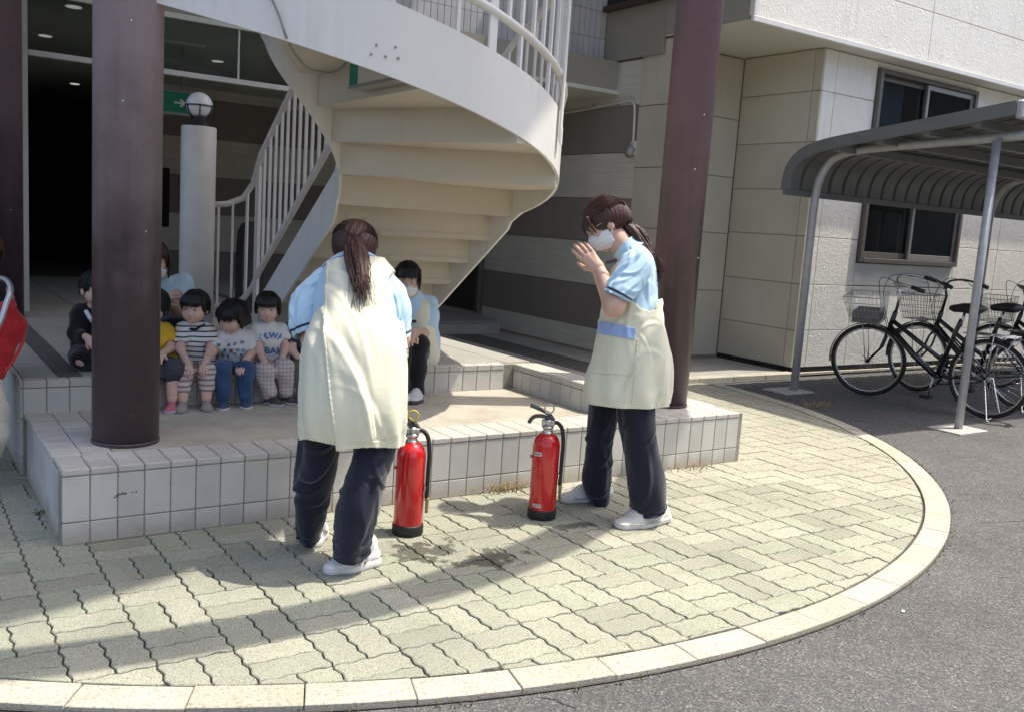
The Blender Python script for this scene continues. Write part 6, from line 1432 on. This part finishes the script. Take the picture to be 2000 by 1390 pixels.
def figure(d, label, S, hs, kid, fwd, up, top, bottom, shoes, hair, mask=False, shoe_len=.135, group=None, floor=.292, apron=None, pelz=0, hand=.62, face=True, knees=None):
    d = {k: A(v) for k, v in d.items()}
    t = person((d['pel'][0], d['pel'][1], floor), label, group)
    skin = MT['skin_kid'] if kid else MT['skin']; s0 = np.cross(FT, V(0, 0, 1))
    vs = .006 if kid else .009
    seg = [(d['nek'], d['hed'], .033*S, .033*S), (d['che'], d['pel'], .045*S, .05*S), (d['nek'], d['che'], .032*S, .045*S)]
    lf = min(1, bottom[2]) if bottom[2] < .8 else 1
    for q in 'lr':
        seg += [(d['sh'+q], d['el'+q], .027*S, .023*S), (d['el'+q], d['wr'+q], .023*S, .017*S), (d['hp'+q], d['kn'+q], .045*S*lf, .038*S*lf), (d['kn'+q], d['an'+q], .039*S*lf, .026*S*lf)]
    g = limb_field(seg, vs, .018*S)
    fw = nz(fwd); hg, HP, HM = head_field(d['hed'], fw, up, hs, .0042 if kid else .005, kid)
    parts = [g.mesh(), hg.mesh()]
    for q, th in (('l', -1), ('r', 1)):
        da = nz(d['wr'+q]-d['el'+q]); parts.append(hand_field(d['wr'+q], nz(da+V(0, 0, -.35)+FT*.25), nz(FT*.8+V(0, 0, .7)), hand, .22, th, .0034))
    arr_obj('body', parts, skin, t)
    if face: face_bits(t, HP, HM, hs, kid)
    if mask: mask_obj(t, HP, HM, hs)
    # top
    mt, sl, hem = top
    P = np.array(list(d.values())); g = SDF(P.min(0)-.1, P.max(0)+.1, vs)
    fl = (FT, .82); ax = nz(d['che']-d['pel'])
    g.cap(lerp(d['che'], d['nek'], .25)+s0*.035*S, d['pel']+ax*hem*S+s0*.035*S, .068*S, .080*S, .03*S, flat=fl); g.cap(lerp(d['che'], d['nek'], .25)-s0*.035*S, d['pel']+ax*hem*S-s0*.035*S, .068*S, .080*S, .03*S, flat=fl)
    g.cap(d['shl'], d['shr'], .042*S, .042*S, .03*S); g.cap(d['nek']-ax*.03*S, d['nek']+ax*.004*S, .055*S, .043*S, .03*S)
    for q in 'lr':
        e = lerp(d['sh'+q], d['el'+q], min(sl, 1)); g.cap(d['sh'+q], e, .041*S, .041*S if sl <= 1 else .034*S, .02*S)
        if sl > 1: g.cap(d['el'+q], lerp(d['el'+q], d['wr'+q], sl-1), .036*S, .030*S, .012*S)
        if sl <= 1:   # square sleeve ends
            dd = nz(d['el'+q]-d['sh'+q]); g.cap(e+dd*.055*S, e+dd*.06*S, .052*S, .052*S, 0, '-')
    g.cap(d['che']-s0*.0, d['pel']+ax*hem*S, .070*S, .075*S, .03*S)
    g.ripple(lambda x, y, z: .0035*S*np.sin(38*z/S+22*x/S+3*np.sin(25*y/S+11*z/S))+.002*S*np.sin(70*x/S-45*z/S))
    tp = arr_obj('top', [g.mesh()], mt, t)
    # bottoms
    mt, fr, fat = bottom
    g = SDF(P.min(0)-.1, P.max(0)+.1, vs); g.cap(d['hpl'], d['hpr'], .075*S, .075*S, 0); g.cap(d['pel'], d['pel']+ax*.05*S, .085*S, .075*S, .03*S, flat=fl)
    for q in 'lr':
        g.cap(d['hp'+q], lerp(d['hp'+q], d['kn'+q], min(1, fr*2) if fr < .5 else 1), .064*S*fat, .056*S*fat, .02*S)
        if fr > .5:
            e = lerp(d['kn'+q], d['an'+q], (fr-.5)*2); g.cap(d['kn'+q], e, .054*S*fat, (.046 if fr < .95 else .040)*S*fat, .02*S)
    g.ripple(lambda x, y, z: .003*S*np.sin(60*z/S+30*x/S+2*np.sin(40*y/S))); arr_obj('bottoms', [g.mesh()], mt, t)
    # shoes on the floor below each ankle
    if shoes:
        for q in 'lr':
            an = d['an'+q]; dr = d['to'+q]-an; dr[2] = 0; dr = nz(dr); heel = V(an[0], an[1], floor)-dr*shoe_len*.22; toe = heel+dr*shoe_len
            def straps(o, P, w, H, s_, up_, dd):
                m = MB(); m.tube([P(.42, -.9, H*.5), P(.42, 0, H*1.12), P(.42, .9, H*.5)], .006*S, 6); m.build('strap', shoes[1], o)
            shoe(t, None, heel, toe, .6 if kid else .95, shoes[0], shoes[2], straps, .062)
    # hair
    if hair: hair(t, d['hed'], fw, up, hs)
    return t, tp, HP, HM, d
def hair_bowl(grow=.02, fringe=.022, low=-.055, seed=1, mat='hair_k', sidelong=0, front=.045, kid=True):
    def f(t, c, fw, up, hs):
        bk = [((.0, -.03, -.02), (.086, .075, .06))] if kid else [((0, -.05, -.03), (.075, .06, .07))]
        g = hair_cap(c, fw, up, hs, .004, grow, front, fringe, low, seed, bk, kid); parts = [g.mesh()]
        s, f_, u = frame3(fw, up); P = lambda a, b, d: A(c)+(s*a+f_*b+u*d)*hs; rr = np.random.default_rng(seed); pth = []
        for i in range(19):     # fringe strands
            a = -.058+.116*i/18+rr.normal(0, .002); pth.append([P(a*.9, .062, .085), P(a*1.1, .096-abs(a)*.25, .052), P(a*1.12+rr.normal(0, .004), .095-abs(a)*.32, fringe+rr.uniform(-.012, .004))])
        if sidelong:
            for sg in (-1, 1):
                for i in range(12): pth.append([P(.080*sg, .045-.0105*i, .05), P(.087*sg, .04-.0105*i, -.01), P((.080+rr.normal(0, .003))*sg, .036-.011*i, -sidelong+rr.normal(0, .006))])
        parts.append(strands(pth, .0085*hs, .003*hs, .0036)); mm = MB()
        for i in range(150):
            th = rr.uniform(-3.14, 3.14); k = 1+rr.uniform(.0, .05); z0 = rr.uniform(-.2, 1); ra = (.078 if kid else .074)+grow; rb = (.09 if kid else .094)+grow; rz = (.08 if kid else .083)+grow
            if math.cos(th) > .55 and z0 < .5: z0 = .55
            q = [P(math.sin(th)*ra*k*math.sqrt(max(0, 1-c*c)), -.014+math.cos(th)*rb*k*math.sqrt(max(0, 1-c*c)), .028+rz*k*c) for c in (min(.98, z0+.45), z0+.15 if z0+.15 < .97 else .97, z0-.12, max(-.85, z0-.42-(.0 if math.cos(th) > .5 else .25)))]
            mm.tube(smoothpath([tuple(x+rr.normal(0, .0015, 3)) for x in q], 3), .0011*hs, 3, caps=False)
        parts.append((np.array(mm.v), np.array(mm.f))); arr_obj('hair', parts, MT[mat], t)
    return f
ms = lambda n, c, r=.7: simple(n, c, r, .08, 20, .15, 150, obj=True)
sh_grey = (ms('dusty pink shoe', (.36, .30, .27)), ms('dusty strap', (.30, .24, .22)), ms('grey sole', (.30, .28, .26)))
sh_navy = (ms('navy shoe', (.035, .07, .13)), ms('pale strap', (.42, .50, .50)), ms('white sole', (.58, .58, .55)))
sh_brown = (ms('dark trainer', (.055, .047, .045)), ms('trainer stripe', (.5, .5, .48)), ms('trainer sole', (.45, .44, .42)))
sh_pink = (ms('pink shoe', (.55, .16, .20)), ms('pink strap', (.65, .35, .38)), ms('pink shoe sole', (.55, .5, .5)))
sh_white = (ms('grey white trainer', (.56, .56, .56)), ms('trainer lace', (.62, .62, .62)), ms('dark sole', (.05, .05, .05)))
G_KIDS = 'children sitting on the deck edge'
up0 = V(0, 0, 1)
k1, tp1, HP1, HM1, d1 = figure(K1, 'toddler in a black and white striped shirt seated on the deck edge', 1.0, .79, True, FT+V(0, 0, -.05)-CRv*.05, up0, (m_stripe('striped shirt', (.70, .70, .68), (.018, .018, .022), .0262, .27), .62, .0), (m_stripe('striped leggings', (.62, .56, .52), (.36, .22, .20), .027, .42), .80, .84), sh_grey, hair_bowl(.014, .026, -.035, 2), group=G_KIDS)
m = MB(); q = d1['nek']; m.tube([q+V(0, 0, .004)+(np.cross(FT, up0)*math.cos(a)*.052+FT*(math.sin(a)*.046+.008)+up0*(-.022 if math.sin(a) > .8 else -.012*math.sin(a))) for a in np.linspace(0, 6.28, 25)[:-1]], .007, 6, True); m.build('neckband', MT['blackc'], tp1)
k2, tp2, HP2, HM2, d2 = figure(K2, 'toddler with a dark bob looking down, in a white shirt printed with letters and crosses', 1.02, .80, True, FT*.9-CRv*.32+V(0, 0, -.30), up0+FT*.2, (m_fabric('white printed jersey', (.69, .69, .67), .03, 700), .70, -.01), (m_fabric('blue denim leggings', (.035, .075, .16), .2, 500), 1.0, .88), sh_navy, hair_bowl(.016, .018, -.06, 5, sidelong=.066), group=G_KIDS)
k3, tp3, HP3, HM3, d3 = figure(K3, 'toddler in a white shirt with blue lettering and pale checked trousers', .98, .75, True, FT*.95+CRv*.18+V(0, 0, -.14), up0, (m_fabric('white jersey', (.70, .70, .68), .03, 700), .55, .0), (m_plaid('checked trousers', (.58, .50, .46), (.34, .27, .27), (.28, .32, .38), .021), .93, .95), sh_brown, hair_bowl(.010, .026, -.05, 8, sidelong=.05), group=G_KIDS)
figure(K4, 'toddler in a dark blue printed shirt mostly hidden behind the bending woman', .98, .78, True, FT+V(0, 0, -.1), up0, (m_print('navy print shirt', (.02, .03, .06), [(.5, .52, .55), (.05, .12, .3), (.3, .35, .4)], 30, .25), .6, .0), (m_print('camouflage trousers', (.10, .10, .075), [(.03, .035, .025), (.25, .24, .19), (.06, .07, .045)], 26, .42), .95, 1.05), sh_brown, hair_bowl(.018, .02, -.05, 11), group=G_KIDS)
figure(K0, 'toddler in a yellow shirt mostly hidden behind the faded column', .98, .78, True, FT+V(0, 0, -.1), up0, (m_print('yellow shirt', (.66, .42, .02), [(.05, .04, .02), (.4, .1, .03), (.7, .6, .3)], 30, .16), .62, .0), (ms('slate shorts', (.055, .060, .072), .85), .52, 1.12), sh_pink, hair_bowl(.018, .02, -.05, 14), group=G_KIDS)
mwl_ = lambda: None
figure(KB, 'child in black with a white collar sitting on the deck behind the faded column', 1.0, .82, True, FT*.6+CRv*.7+V(0, 0, -.2), up0, (MT['blackc'], 1.55, .0), (MT['blackc'], .45, 1.05), None, hair_bowl(.007, .045, -.03, 17, 'hair_k', 0, .05), group='helpers and children on the deck', floor=.456)
m = MB(); q = A(KB['nek']); m.tube([tuple(q+V(-.045, -.03, -.005)), tuple(q+V(-.03, -.055, -.04)), tuple(q+V(.0, -.065, -.08))], .011, 6)
m.build('collar', MT['mask'], [o for o in bpy.data.objects if o.get('label', '').startswith('child in black')][0])
am, tpa, HPa, HMa, da = figure(AM, 'masked helper in light blue and black crouching behind the faded column', 1.65, .92, False, FT*.9+CRv*.35+V(0, 0, -.02), up0, (MT['shirt_b'], .62, .0), (MT['blackc'], .98, 1.0), None, hair_bowl(.016, .03, -.07, 21, 'hair_b', .09, .05, False), True, group='helpers and children on the deck', floor=.456, hand=.9)
m = SDF(A(da['pel'])-.3, A(da['che'])+.3, .009); ax_ = nz(da['che']-da['pel'])
for sg in (-1, 1): m.cap(da['pel']+CRv*.06*sg, da['che']+CRv*.055*sg-ax_*.02, .142, .125, .03, flat=(FT, .85))
arr_obj('dark_apron', [m.mesh()], MT['blackc'], am)
sw, tps, HPs, HMs, ds = figure(SW, 'masked worker in blue shirt and cream apron seated below the staircase, hands clasped', 1.62, .90, False, FT*.95+CRv*.10+V(0, 0, -.22), up0, (MT['shirt_b'], .70, .0), (MT['blackc'], .99, .70), sh_white, hair_bowl(.010, .04, -.05, 25, 'hair_k', .06, .035, False), True, shoe_len=.235, group='helpers and children on the deck', hand=.9)
m = SDF(ds['pel']-.35, ds['che']+.35, .009); ax_ = nz(ds['che']-ds['pel'])
for sg in (-1, 1): m.cap(ds['pel']+CRv*.055*sg+FT*.03, ds['che']+CRv*.03*sg+FT*.035+ax_*.06, .135, .095, .03, flat=(FT, .85))
so_ = arr_obj('apron', [m.mesh()], MT['apron'], sw)
m = MB(); m.obox(tuple(ds['che']+FT*.125+ax_*.02+CRv*.005), (.03, .004, .008), Matrix((Vector(CR), Vector(tuple(HF)), Vector(CU))).transposed(), .001); m.build('name_tag', simple('tag dark', (.05, .04, .04), .5, .1, 20), so_)
figure(PE, 'person in black cut off by the picture edge behind the red stroller', 1.45, .88, False, FT*.6+CRv*.75, up0, (MT['blackc'], 1.6, .0), (MT['blackc'], .99, 1.0), sh_brown, hair_bowl(.016, .02, -.05, 29, 'hair_b', .05, .05, False), shoe_len=.2, floor=-.018, hand=.8, group='helpers and children on the deck')

from mathutils.bvhtree import BVHTree
def flat_text(body, name, loc, size, mat, target, face, bend=0, tilt=0):
    """print laid onto the cloth surface of 'target'"""
    cu = bpy.data.curves.new(name, 'FONT'); cu.body = body; cu.size = size; cu.align_x = 'CENTER'; cu.align_y = 'CENTER'; cu.offset = .0011
    ob = bpy.data.objects.new(name, cu); COL.objects.link(ob); dg = bpy.context.evaluated_depsgraph_get(); me = bpy.data.meshes.new_from_object(ob.evaluated_get(dg)); bpy.data.objects.remove(ob)
    tm = target.data; bv = BVHTree.FromPolygons([v.co for v in tm.vertices], [tuple(p.vertices) for p in tm.polygons])
    s_ = Vector(tuple(nz(np.cross(V(0, 0, 1), face)))); n_ = Vector(tuple(nz(face))); u_ = Vector((0, 0, 1)); L = Vector(loc)-ORG[target.name]
    ct, st_ = math.cos(tilt), math.sin(tilt)
    for v in me.vertices:
        x, y, z = v.co; x, y = x*ct-y*st_, x*st_+y*ct; p = L + s_*x + u_*(y-bend*x*x); h = bv.ray_cast(p+n_*.3, -n_)
        v.co = (h[0] if h[0] is not None else p) + n_*.0022
    me.materials.clear(); me.materials.append(mat); link(name, me, target)
mblue = simple('blue print', (.06, .17, .42), .8, .05, 20)
flat_text('ALWA', 'lettering', TX['a'], .044, mblue, tp3, FT, 3.0); flat_text('BAL', 'lettering', TX['b'], .050, mblue, tp3, FT, -1.5)
mdk = simple('dark print', (.02, .025, .035), .8, .05, 20); mtl = simple('teal print', (.03, .10, .11), .8, .05, 20)
rl = random.Random(4); ctr = lerp(d2['che'], d2['pel'], .35)
for r_ in range(5):
    for c_ in range(5):
        L_ = 'BENMTJAKESIXHOU'[(r_*5+c_*3) % 15]; q = ctr+CRv*(-.064+.032*c_+rl.gauss(0, .003)+(.012 if r_ % 2 else 0))+up0*(.075-.033*r_+rl.gauss(0, .003))
        flat_text(L_, 'letter_print', tuple(q), .023, rl.choice([mdk, mdk, mtl, mblue]), tp2, FT, 0, rl.gauss(0, .25))
mred2 = simple('red print', (.40, .03, .05), .8, .05, 20)
for nme in ('x1', 'x2'): flat_text('X', 'cross_print', TX[nme], .034, mred2, tp2, FT, 0, .1)

# ------------------------------------------------------------------ stroller at the picture edge
st_ = {k: A(v) for k, v in ST.items()}
sr = thing('stroller', tuple(V(st_['c'][0], st_['c'][1], -.018)), 'red stroller with a silver tube frame cut off by the picture edge', 'stroller')
g = SDF(st_['c']-.35, st_['c']+.35, .007); Mh = np.array([CRv, HF, CUv])
g.cap(st_['c']+CUv*.06-CRv*.06, st_['c']-CUv*.10-CRv*.06, .11, .085, 0); g.cap(st_['lip1']-CRv*.03, st_['lip4']-CRv*.02, .035, .03, .06); g.cap(st_['band1']-CRv*.03, st_['lip1']-CRv*.035, .03, .04, .05)
g.ell(st_['c']+CUv*.05-CRv*.07-HF*.10, (.08, .10, .13), Mh, .03, '-'); g.ripple(lambda x, y, z: .003*np.sin(60*z+40*x))
arr_obj('seat_shell', [g.mesh()], m_fabric('red stroller fabric', (.42, .018, .022), .12, 500), sr)
m = MB(); m.tube(smoothpath([st_['t0'], st_['t1'], st_['t2'], st_['t3'], st_['t4'], st_['t5']], 6), .0125, 12); m.build('frame_tube', MT['silver'], sr)
g = SDF(st_['band0']-.15, st_['band2']+.15, .005); g.cap(st_['band0']-CRv*.005, st_['band1']-CRv*.008, .014, .018, 0); g.cap(st_['band1']-CRv*.008, st_['band2']-CRv*.008, .018, .014, .01)
arr_obj('printed_band', [g.mesh()], m_print('red white band', (.50, .03, .04), [(.7, .7, .68), (.3, .02, .03), (.65, .6, .6)], 40, .35), sr)
m = MB(); m.tube(smoothpath([st_['lip0'], st_['lip1'], st_['lip2'], st_['lip3'], st_['lip4']], 5), .0075, 8); m.build('piping', m_fabric('bright red trim', (.55, .04, .03), .1, 500), sr)
g = SDF(st_['m3']-.3, st_['m0']+.3, .008); g.cap(st_['m0'], st_['m1'], .055, .062, 0); g.cap(st_['m1'], st_['m2'], .062, .06, .03); g.cap(st_['m2'], st_['m3'], .06, .045, .03); arr_obj('foot_muff', [g.mesh()], m_fabric('cream muff', (.62, .58, .47), .06, 600), sr)
gx, gy = st_['c'][0], st_['c'][1]
for dx, dy in ((-.42, -.28), (-.34, .12)):
    m = MB(); c0 = Vector((gx+dx-.02, gy+dy, .065)); m.tube([c0+Vector((0, .062*math.cos(a), .062*math.sin(a))) for a in np.linspace(0, 6.283, 25)[:-1]], .016, 8, True); m.tube([c0-Vector((.02, 0, 0)), c0+Vector((.02, 0, 0))], .02, 10); m.build('wheel', MT['black'], sr)
    m = MB(); m.tube([c0, Vector((gx-.12, gy, .45))], .011, 8); m.build('leg', MT['silver'], sr)

# ------------------------------------------------------------------ litter
for (x, y), a, nme, lb in (((3.16, 1.90), .4, 'paper_scrap', 'small white scrap lying on the asphalt just outside the kerb'), ((4.55, 1.2), 1.2, 'pale_pebble', 'pale pebble lying alone on the open asphalt')):
    m = MB(); m.obox((x, y, -.014), (.011, .005, .002), Matrix.Rotation(a, 3, 'Z'), .0015); setp(m.build(nme, MT['mask'], None, (x, y, -.018)), lb, 'litter')
# ------------------------------------------------------------------ weeds
mdry = simple('dry straw', (.36, .26, .12), .8, .2, 30); mgr = simple('green weed', (.10, .14, .04), .7, .25, 30)
def tuft(c, n, h, sp, mat, seed, lab):
    r = random.Random(seed); m = MB(); c = Vector(c)
    for i in range(n):
        a = r.uniform(0, 6.28); L = h*r.uniform(.5, 1.1); o = Vector((r.gauss(0, sp), r.gauss(0, sp*.35), 0)); dr = Vector((math.cos(a), math.sin(a), 0))
        P = [c+o, c+o+dr*L*.25+Vector((0, 0, L*.5)), c+o+dr*L*.6+Vector((0, 0, L*.62)), c+o+dr*L*.9+Vector((0, 0, L*.35))]
        m.tube(smoothpath(P, 2), [.0022]*4+[.0016]*2+[.0007], 4)
    o = m.build('weed_tuft', mat, None, tuple(c)); setp(o, lab, 'weeds', kind='stuff')
tuft(A(WD['a'])+V(0, -.02, 0), 34, .075, .06, mdry, 1, 'dry straw weeds at the foot of the platform wall between the extinguishers')
tuft(A(WD['b'])+V(0, -.02, 0), 26, .05, .08, mdry, 2, 'reddish dry weeds at the outer end of the platform wall')
tuft(A(WD['c']), 30, .07, .12, mdry, 3, 'dry weeds in the gap between the shelter asphalt and the paving')
tuft(A(WD['d']), 18, .03, .03, mgr, 4, 'small green weed at the corner of the platform wall')
rk = random.Random(5); m = MB()
for i in range(420):
    a = rk.choice([rk.gauss(-.42, .06), rk.uniform(-2.3, .2), rk.gauss(-.62, .09)]); rr_ = PR+.137+rk.uniform(0, .02); c = Vector((PC[0]+rr_*math.cos(a), PC[1]+rr_*math.sin(a), -.017)); L = rk.uniform(.006, .022); b_ = rk.uniform(0, 6.28)
    dr = Vector((math.cos(b_), math.sin(b_), 0)); m.tube([c, c+dr*L*.5+Vector((0, 0, L*.7)), c+dr*L*1.2+Vector((0, 0, L*.6))], [.002, .0017, .0005], 3)
setp(m.build('kerb_weeds', simple('kerb weed', (.12, .11, .045), .8, .4, 40)), 'thin weeds and straw along the outer edge of the kerb', 'weeds', kind='stuff')
